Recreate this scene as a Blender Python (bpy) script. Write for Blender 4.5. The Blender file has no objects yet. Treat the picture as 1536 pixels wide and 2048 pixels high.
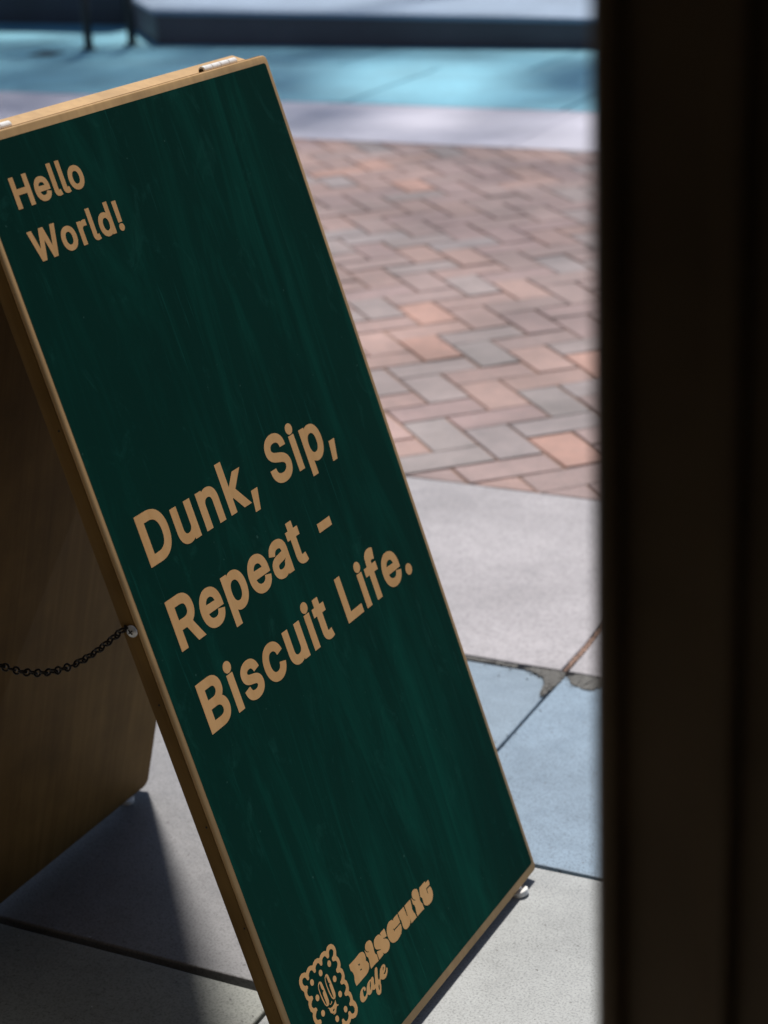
import bpy, bmesh, math, random
from mathutils import Vector, Matrix

random.seed(7)
SC = bpy.context.scene
COL = SC.collection

# ------------------------------------------------------------------ camera
RIGHT = Vector((0.89634511, 0.44104745, -0.04519506))
DOWN = Vector((0.12066986, -0.34078012, -0.93236672))
FWD = Vector((-0.42661954, 0.83026866, -0.35867773))
cam_d = bpy.data.cameras.new('camera')
cam = bpy.data.objects.new('camera', cam_d)
COL.objects.link(cam)
m = Matrix((RIGHT, -DOWN, -FWD)).transposed().to_4x4()
m.translation = Vector((0, 0, 1.46939))
cam.matrix_world = m
cam_d.sensor_fit = 'VERTICAL'
cam_d.sensor_height = 36.0
cam_d.sensor_width = 27.0
cam_d.lens = 3878.6 * 36.0 / 2048.0
cam_d.clip_start = 0.02
cam_d.clip_end = 2000
cam_d.dof.use_dof = True
cam_d.dof.focus_distance = 2.26
cam_d.dof.aperture_fstop = 5.2
SC.camera = cam
SC.render.resolution_x, SC.render.resolution_y = 768, 1024

# ------------------------------------------------------------------ sky and sun
SUN_FROM = Vector((-0.20, 0.512, 1.12)).normalized()   # direction towards the sun
ELEV = math.asin(SUN_FROM.z)
AZ = math.atan2(SUN_FROM.x, SUN_FROM.y)
world = bpy.data.worlds.new('World')
SC.world = world
world.use_nodes = True
wn = world.node_tree
bg = wn.nodes['Background']
sky = wn.nodes.new('ShaderNodeTexSky')
sky.sky_type = 'NISHITA'
sky.sun_disc = False
sky.sun_elevation = ELEV
sky.sun_rotation = AZ
sky.air_density = 1.0
sky.dust_density = 0.6
sky.ozone_density = 2.0
wn.links.new(sky.outputs[0], bg.inputs[0])
bg.inputs[1].default_value = 0.075
sun_d = bpy.data.lights.new('sun', 'SUN')
sun_d.energy = 4.8
sun_d.angle = math.radians(4.8)
sun_d.color = (1.0, 0.95, 0.88)
sun = bpy.data.objects.new('sun', sun_d)
sun.rotation_euler = SUN_FROM.to_track_quat('Z', 'Y').to_euler()
sun.location = (-4, 8, 14)
COL.objects.link(sun)
SC.view_settings.view_transform = 'Standard'
SC.view_settings.look = 'None'
SC.view_settings.exposure = 0.04
SC.view_settings.gamma = 1.0
SC.view_settings.use_curve_mapping = False

# ------------------------------------------------------------------ helpers
def tag(o, label=None, cat=None, group=None, kind=None):
    if label: o['label'] = label
    if cat: o['category'] = cat
    if group: o['group'] = group
    if kind: o['kind'] = kind
    return o

def empty(name, loc=(0, 0, 0)):
    o = bpy.data.objects.new(name, None)
    o.location = loc
    o.empty_display_size = 0.05
    COL.objects.link(o)
    return o

def place(o, parent=None, mw=None):
    """link o; mw is its world matrix, kept under an unrotated parent Empty"""
    COL.objects.link(o)
    if parent is not None:
        o.parent = parent
        o.matrix_parent_inverse = Matrix.Identity(4)
        base = WORLD.get(parent.name, Matrix.Translation(parent.location))
        w = mw if mw is not None else base
        o.matrix_basis = base.inverted() @ w
        WORLD[o.name] = w.copy()
    else:
        w = mw if mw is not None else Matrix.Identity(4)
        o.matrix_basis = w
        WORLD[o.name] = w.copy()
    return o
WORLD = {}

def mesh_obj(name, verts, faces, mat, parent=None, mw=None, smooth=False):
    me = bpy.data.meshes.new(name)
    me.from_pydata([tuple(v) for v in verts], [], faces)
    me.update()
    if mat: me.materials.append(mat)
    if smooth:
        for p in me.polygons: p.use_smooth = True
    return place(bpy.data.objects.new(name, me), parent, mw)

def bm_obj(name, bm, mat, parent=None, mw=None, smooth=False, angle=None):
    bmesh.ops.recalc_face_normals(bm, faces=bm.faces)
    me = bpy.data.meshes.new(name)
    bm.to_mesh(me); bm.free()
    if mat: me.materials.append(mat)
    if smooth or angle is not None:
        for p in me.polygons: p.use_smooth = True
        if angle is not None:
            me.set_sharp_from_angle(angle=math.radians(angle))
    return place(bpy.data.objects.new(name, me), parent, mw)

def area2(P):
    return sum(P[i][0] * P[(i + 1) % len(P)][1] - P[i][1] * P[(i + 1) % len(P)][0] for i in range(len(P))) / 2

def inset(P, d):
    n = len(P); out = []
    for i in range(n):
        a, b, c = Vector(P[i - 1]), Vector(P[i]), Vector(P[(i + 1) % n])
        e1 = (b - a).normalized(); e2 = (c - b).normalized()
        n1 = Vector((-e1.y, e1.x)); n2 = Vector((-e2.y, e2.x))
        mm = n1 + n2
        out.append(tuple(b + mm * (2 * d / max(mm.dot(mm), 0.5))))
    return out

def prism_data(P, rings):
    """stack of insets: rings = [(z, inset), ...] bottom to top, closed"""
    if area2(P) < 0: P = P[::-1]
    n = len(P); V = []; F = []
    for z, d in rings:
        Q = inset(P, d) if d else P
        V += [(q[0], q[1], z) for q in Q]
    F.append(tuple(range(n - 1, -1, -1)))
    for r in range(len(rings) - 1):
        for i in range(n):
            j = (i + 1) % n
            F.append((r * n + i, r * n + j, (r + 1) * n + j, (r + 1) * n + i))
    t = (len(rings) - 1) * n
    F.append(tuple(t + i for i in range(n)))
    return V, F

def round_rect(x0, y0, x1, y1, r, seg=5):
    P = []
    for cx, cy, a in ((x1 - r, y0 + r, -90), (x1 - r, y1 - r, 0), (x0 + r, y1 - r, 90), (x0 + r, y0 + r, 180)):
        for k in range(seg + 1):
            t = math.radians(a + 90 * k / seg)
            P.append((cx + r * math.cos(t), cy + r * math.sin(t)))
    return P

def box_data(x0, y0, z0, x1, y1, z1):
    V = [(x0, y0, z0), (x1, y0, z0), (x1, y1, z0), (x0, y1, z0), (x0, y0, z1), (x1, y0, z1), (x1, y1, z1), (x0, y1, z1)]
    F = [(3, 2, 1, 0), (4, 5, 6, 7), (0, 1, 5, 4), (1, 2, 6, 5), (2, 3, 7, 6), (3, 0, 4, 7)]
    return V, F

def tube_data(pts, r, seg=8, closed=False, caps=True):
    V = []; F = []; n = len(pts)
    pts = [Vector(p) for p in pts]
    up = Vector((0, 0, 1)); prev = None
    for i in range(n):
        if closed: d = pts[(i + 1) % n] - pts[i - 1]
        else: d = pts[min(i + 1, n - 1)] - pts[max(i - 1, 0)]
        d.normalize()
        if prev is None:
            a = d.cross(up if abs(d.z) < 0.9 else Vector((1, 0, 0))).normalized()
        else:
            a = (prev - d * prev.dot(d)).normalized()
        prev = a; b = d.cross(a)
        for k in range(seg):
            t = 2 * math.pi * k / seg
            V.append(tuple(pts[i] + (a * math.cos(t) + b * math.sin(t)) * r))
    for i in range(n if closed else n - 1):
        j = (i + 1) % n
        for k in range(seg):
            l = (k + 1) % seg
            F.append((i * seg + k, i * seg + l, j * seg + l, j * seg + k))
    if caps and not closed:
        F.append(tuple(range(seg - 1, -1, -1)))
        F.append(tuple((n - 1) * seg + k for k in range(seg)))
    return V, F

def lathe_data(prof, seg=20):
    V = []; F = []
    for r, z in prof:
        for k in range(seg):
            t = 2 * math.pi * k / seg
            V.append((r * math.cos(t), r * math.sin(t), z))
    for i in range(len(prof) - 1):
        for k in range(seg):
            l = (k + 1) % seg
            F.append((i * seg + k, i * seg + l, (i + 1) * seg + l, (i + 1) * seg + k))
    F.append(tuple(range(seg - 1, -1, -1)))
    t = (len(prof) - 1) * seg
    F.append(tuple(t + k for k in range(seg)))
    return V, F

# ------------------------------------------------------------------ materials
class NT:
    def __init__(self, name, rough=0.6, spec=0.5, metal=0.0):
        self.m = bpy.data.materials.new(name)
        self.m.use_nodes = True
        self.t = self.m.node_tree
        self.b = self.t.nodes['Principled BSDF']
        self.b.inputs['Roughness'].default_value = rough
        self.b.inputs['Metallic'].default_value = metal
        self.b.inputs['Specular IOR Level'].default_value = spec
    def n(self, typ, **kw):
        x = self.t.nodes.new(typ)
        for k, v in kw.items(): setattr(x, k, v)
        return x
    def l(self, a, b): self.t.links.new(a, b)
    def coord(self, scale=(1, 1, 1), kind='Object', rot=(0, 0, 0)):
        c = self.n('ShaderNodeTexCoord'); mp = self.n('ShaderNodeMapping')
        mp.inputs['Scale'].default_value = scale
        mp.inputs['Rotation'].default_value = rot
        self.l(c.outputs[kind], mp.inputs[0]); return mp.outputs[0]
    def geo(self, scale=(1, 1, 1)):
        c = self.n('ShaderNodeNewGeometry'); mp = self.n('ShaderNodeMapping')
        mp.inputs['Scale'].default_value = scale
        self.l(c.outputs['Position'], mp.inputs[0]); return mp.outputs[0]
    def noise(self, vec, scale, detail=4, rough=0.55, dist=0.0):
        x = self.n('ShaderNodeTexNoise')
        x.inputs['Scale'].default_value = scale; x.inputs['Detail'].default_value = detail
        x.inputs['Roughness'].default_value = rough; x.inputs['Distortion'].default_value = dist
        self.l(vec, x.inputs['Vector']); return x.outputs['Fac']
    def ramp(self, fac, stops):
        r = self.n('ShaderNodeValToRGB'); e = r.color_ramp.elements
        while len(e) < len(stops): e.new(0.5)
        for el, (p, c) in zip(e, stops):
            el.position = p
            el.color = (c, c, c, 1) if isinstance(c, (int, float)) else (*c, 1)
        self.l(fac, r.inputs[0]); return r.outputs[0]
    def mix(self, fac, a, b, mode='MIX'):
        x = self.n('ShaderNodeMix', data_type='RGBA', blend_type=mode)
        for s, v in ((x.inputs[0], fac), (x.inputs[6], a), (x.inputs[7], b)):
            if isinstance(v, (int, float)): s.default_value = v
            elif isinstance(v, tuple): s.default_value = (*v, 1)
            else: self.l(v, s)
        return x.outputs[2]
    def color(self, s):
        if isinstance(s, tuple): self.b.inputs['Base Color'].default_value = (*s, 1)
        else: self.l(s, self.b.inputs['Base Color'])
    def rough(self, s): self.l(s, self.b.inputs['Roughness'])
    def bump(self, h, strength=0.3, dist=0.001):
        x = self.n('ShaderNodeBump'); x.inputs['Strength'].default_value = strength
        x.inputs['Distance'].default_value = dist
        self.l(h, x.inputs['Height']); self.l(x.outputs[0], self.b.inputs['Normal'])

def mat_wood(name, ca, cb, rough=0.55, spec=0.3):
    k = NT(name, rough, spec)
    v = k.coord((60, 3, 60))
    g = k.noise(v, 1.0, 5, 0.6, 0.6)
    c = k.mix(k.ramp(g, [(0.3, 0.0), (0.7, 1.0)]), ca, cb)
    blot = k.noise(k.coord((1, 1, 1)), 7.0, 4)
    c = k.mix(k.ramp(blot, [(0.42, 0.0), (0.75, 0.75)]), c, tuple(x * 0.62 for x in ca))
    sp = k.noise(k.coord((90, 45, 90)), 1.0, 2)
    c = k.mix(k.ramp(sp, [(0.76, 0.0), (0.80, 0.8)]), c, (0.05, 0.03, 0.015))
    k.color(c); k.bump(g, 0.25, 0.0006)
    return k.m

def mat_green():
    k = NT('green_board_paint', 0.75, 0.05)
    s = k.noise(k.coord((12, 1.5, 12), rot=(0, 0, math.radians(-1.5))), 1.0, 10, 0.70, 1.1)
    s2 = k.noise(k.coord((130, 5, 130), rot=(0, 0, math.radians(2))), 1.0, 4, 0.6, 0.5)
    big = k.noise(k.coord((2.6, 1.1, 3)), 1.0, 3, 0.6, 0.5)
    base = k.mix(k.ramp(s, [(0.47, 0.0), (0.60, 0.55), (0.72, 1.0)]), (0.0010, 0.036, 0.0248), (0.0034, 0.076, 0.053))
    base = k.mix(k.ramp(big, [(0.40, 0.0), (0.68, 0.8)]), base, (0.0007, 0.027, 0.019))
    gate = k.ramp(k.noise(k.coord((4, 2, 4)), 1.3, 3), [(0.48, 0.0), (0.66, 1.0)])
    thin = k.mix(1.0, k.ramp(s2, [(0.60, 0.0), (0.70, 0.75)]), gate, 'MULTIPLY')
    base = k.mix(thin, base, (0.007, 0.10, 0.074))
    scr = k.noise(k.coord((260, 7, 260), rot=(0, 0, math.radians(9))), 1.0, 2, 0.5, 0.2)
    base = k.mix(k.ramp(scr, [(0.72, 0.0), (0.76, 0.28)]), base, (0.016, 0.11, 0.085))
    smear = k.noise(k.coord((7, 4, 7), rot=(0, 0, 0.5)), 2.2, 9, 0.75, 1.6)
    base = k.mix(k.ramp(smear, [(0.56, 0.0), (0.70, 0.5)]), base, (0.010, 0.085, 0.063))
    dot = k.noise(k.coord((1, 1, 1)), 160, 1, 0.3)
    base = k.mix(k.ramp(dot, [(0.80, 0.0), (0.82, 0.6)]), base, (0.05, 0.14, 0.11))
    k.color(base)
    k.rough(k.ramp(s, [(0.2, 0.66), (0.8, 0.85)]))
    k.bump(s2, 0.1, 0.0003)
    return k.m

def mat_letter():
    k = NT('tan_letter_paint', 0.65, 0.15)
    v = k.coord((55, 5, 55))
    g = k.noise(v, 1.0, 5, 0.6, 0.4)
    c = k.mix(k.ramp(g, [(0.35, 0.0), (0.75, 1.0)]), (0.76, 0.415, 0.160), (0.86, 0.50, 0.215))
    b = k.noise(k.coord(), 14, 4)
    c = k.mix(k.ramp(b, [(0.5, 0.0), (0.8, 0.35)]), c, (0.66, 0.36, 0.14))
    k.color(c)
    return k.m

def mat_stone(name, col, var=0.12, rough=0.55, speck=0.35, spec=0.5, grain=420, bump=0.25, dark=0.35):
    """worn paving stone; colour also follows the object's own colour"""
    k = NT(name, rough, spec)
    p = k.geo()
    oi = k.n('ShaderNodeObjectInfo')
    base = k.mix(1.0, col, oi.outputs['Color'], 'MULTIPLY')
    big = k.noise(p, 2.2, 5, 0.6)
    mid = k.noise(p, 26, 5, 0.65)
    fine = k.noise(p, grain, 3, 0.6)
    lo = tuple(1 - var * 1.6 for _ in range(3)); hi = tuple(1 + var * 0.6 for _ in range(3))
    c = k.mix(1.0, base, k.ramp(big, [(0.3, lo), (0.7, hi)]), 'MULTIPLY')
    c = k.mix(0.8, c, k.ramp(mid, [(0.3, 1 - var), (0.72, 1.0 + var * 0.3)]), 'MULTIPLY')
    c = k.mix(speck, c, k.ramp(fine, [(0.33, 0.55), (0.5, 1.0), (0.72, 1.15)]), 'MULTIPLY')
    pit = k.noise(p, grain * 0.42, 1, 0.4)
    c = k.mix(k.ramp(pit, [(0.735, 0.0), (0.76, dark)]), c, (0.05, 0.045, 0.045))
    chip = k.noise(k.geo((1, 1.6, 1)), grain * 0.2, 2, 0.5)
    c = k.mix(k.ramp(chip, [(0.765, 0.0), (0.79, 0.6)]), c, (0.85, 0.86, 0.86))
    k.color(c)
    k.rough(k.ramp(mid, [(0.25, rough - 0.12), (0.75, rough + 0.12)]))
    hgt = k.mix(0.5, fine, mid)
    k.bump(hgt, bump, 0.0008)
    return k.m

def mat_plain(name, col, rough=0.5, metal=0.0, spec=0.5, var=0.25, scale=40):
    k = NT(name, rough, spec, metal)
    nz = k.noise(k.coord(), scale, 5, 0.6)
    c = k.mix(1.0, col, k.ramp(nz, [(0.3, 1 - var), (0.7, 1.0)]), 'MULTIPLY')
    k.color(c)
    k.rough(k.ramp(nz, [(0.3, max(0.02, rough - 0.1)), (0.7, min(1, rough + 0.1))]))
    return k.m

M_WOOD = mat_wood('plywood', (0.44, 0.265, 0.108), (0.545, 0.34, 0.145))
M_WOOD_SHADE = mat_wood('shade_toned_plywood', (0.150, 0.086, 0.027), (0.215, 0.128, 0.043), 0.7, 0.08)  # plywood coloured darker to carry the shade on sides and back panel
M_GREEN = mat_green()
M_LETTER = mat_letter()
M_SLAB = mat_stone('paving_slab_stone', (0.365, 0.38, 0.39), 0.17, 0.52, 0.85, spec=0.4, grain=330, dark=0.6)
M_KERB = mat_stone('kerb_stone', (0.375, 0.355, 0.375), 0.18, 0.6, 0.6, grain=160, bump=0.35, dark=0.2)
M_BRICK = mat_stone('clay_brick', (1.0, 1.0, 1.0), 0.26, 0.62, 0.5, grain=200, bump=0.5)
M_BAND = mat_stone('lilac_band_stone', (0.56, 0.545, 0.64), 0.10, 0.5, 0.2, grain=120)
M_TEAL = mat_stone('blue_paving_stone', (0.205, 0.52, 0.66), 0.14, 0.5, 0.2, grain=90)
M_BED = mat_stone('sand_joint', (0.05, 0.036, 0.028), 0.3, 0.9, 0.5, spec=0.2)
M_BED_BRICK = mat_stone('sandy_brick_joint', (0.33, 0.22, 0.175), 0.3, 0.9, 0.5, spec=0.2)
M_MORTAR = mat_stone('mortar_patch', (0.125, 0.122, 0.115), 0.25, 0.8, 0.6, grain=260)
M_GROUND = mat_stone('ground_asphalt', (0.06, 0.06, 0.062), 0.2, 0.85, 0.5, grain=90)
M_STEEL = mat_plain('zinc_steel', (0.62, 0.62, 0.62), 0.42, 0.6, 0.5, 0.25, 300)
M_WHITE = mat_plain('white_enamel', (0.85, 0.85, 0.84), 0.3, 0.0, 0.5, 0.08, 200)
M_BLACK = mat_plain('blackened_steel', (0.022, 0.016, 0.012), 0.45, 0.7, 0.5, 0.5, 400)
M_HOLE = mat_plain('dark_recess', (0.01, 0.01, 0.01), 0.8)
M_FRAME = mat_plain('dark_door_paint', (0.30, 0.23, 0.15), 0.45, 0.0, 0.4, 0.4, 6)
M_WALL = mat_plain('dark_facade_paint', (0.05, 0.045, 0.04), 0.7, 0.0, 0.3, 0.3, 5)
M_INT = mat_plain('dark_interior_plaster', (0.35, 0.30, 0.24), 0.8, 0.0, 0.3, 0.3, 4)
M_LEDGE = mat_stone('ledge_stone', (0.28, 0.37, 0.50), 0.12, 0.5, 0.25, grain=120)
M_RISER_SHADE = mat_stone('shade_toned_riser_stone', (0.13, 0.10, 0.115), 0.15, 0.6, 0.25, grain=120)  # ledge front's shade put into a darker stone colour
M_DARKWALL = mat_stone('dark_granite', (0.035, 0.038, 0.06), 0.25, 0.5, 0.3, grain=120)
M_POST = mat_plain('black_post_paint', (0.015, 0.016, 0.02), 0.4, 0.0, 0.5, 0.3, 30)
def mat_leaf():
    k = NT('leaf', 0.5, 0.4)
    oi = k.noise(k.geo(), 3, 2)
    k.color(k.mix(oi, (0.05, 0.10, 0.025), (0.09, 0.14, 0.035)))
    return k.m
M_LEAF = mat_leaf()
M_BARK = mat_stone('bark', (0.20, 0.17, 0.13), 0.3, 0.85, 0.5, spec=0.2, grain=60, bump=0.8)

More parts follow.
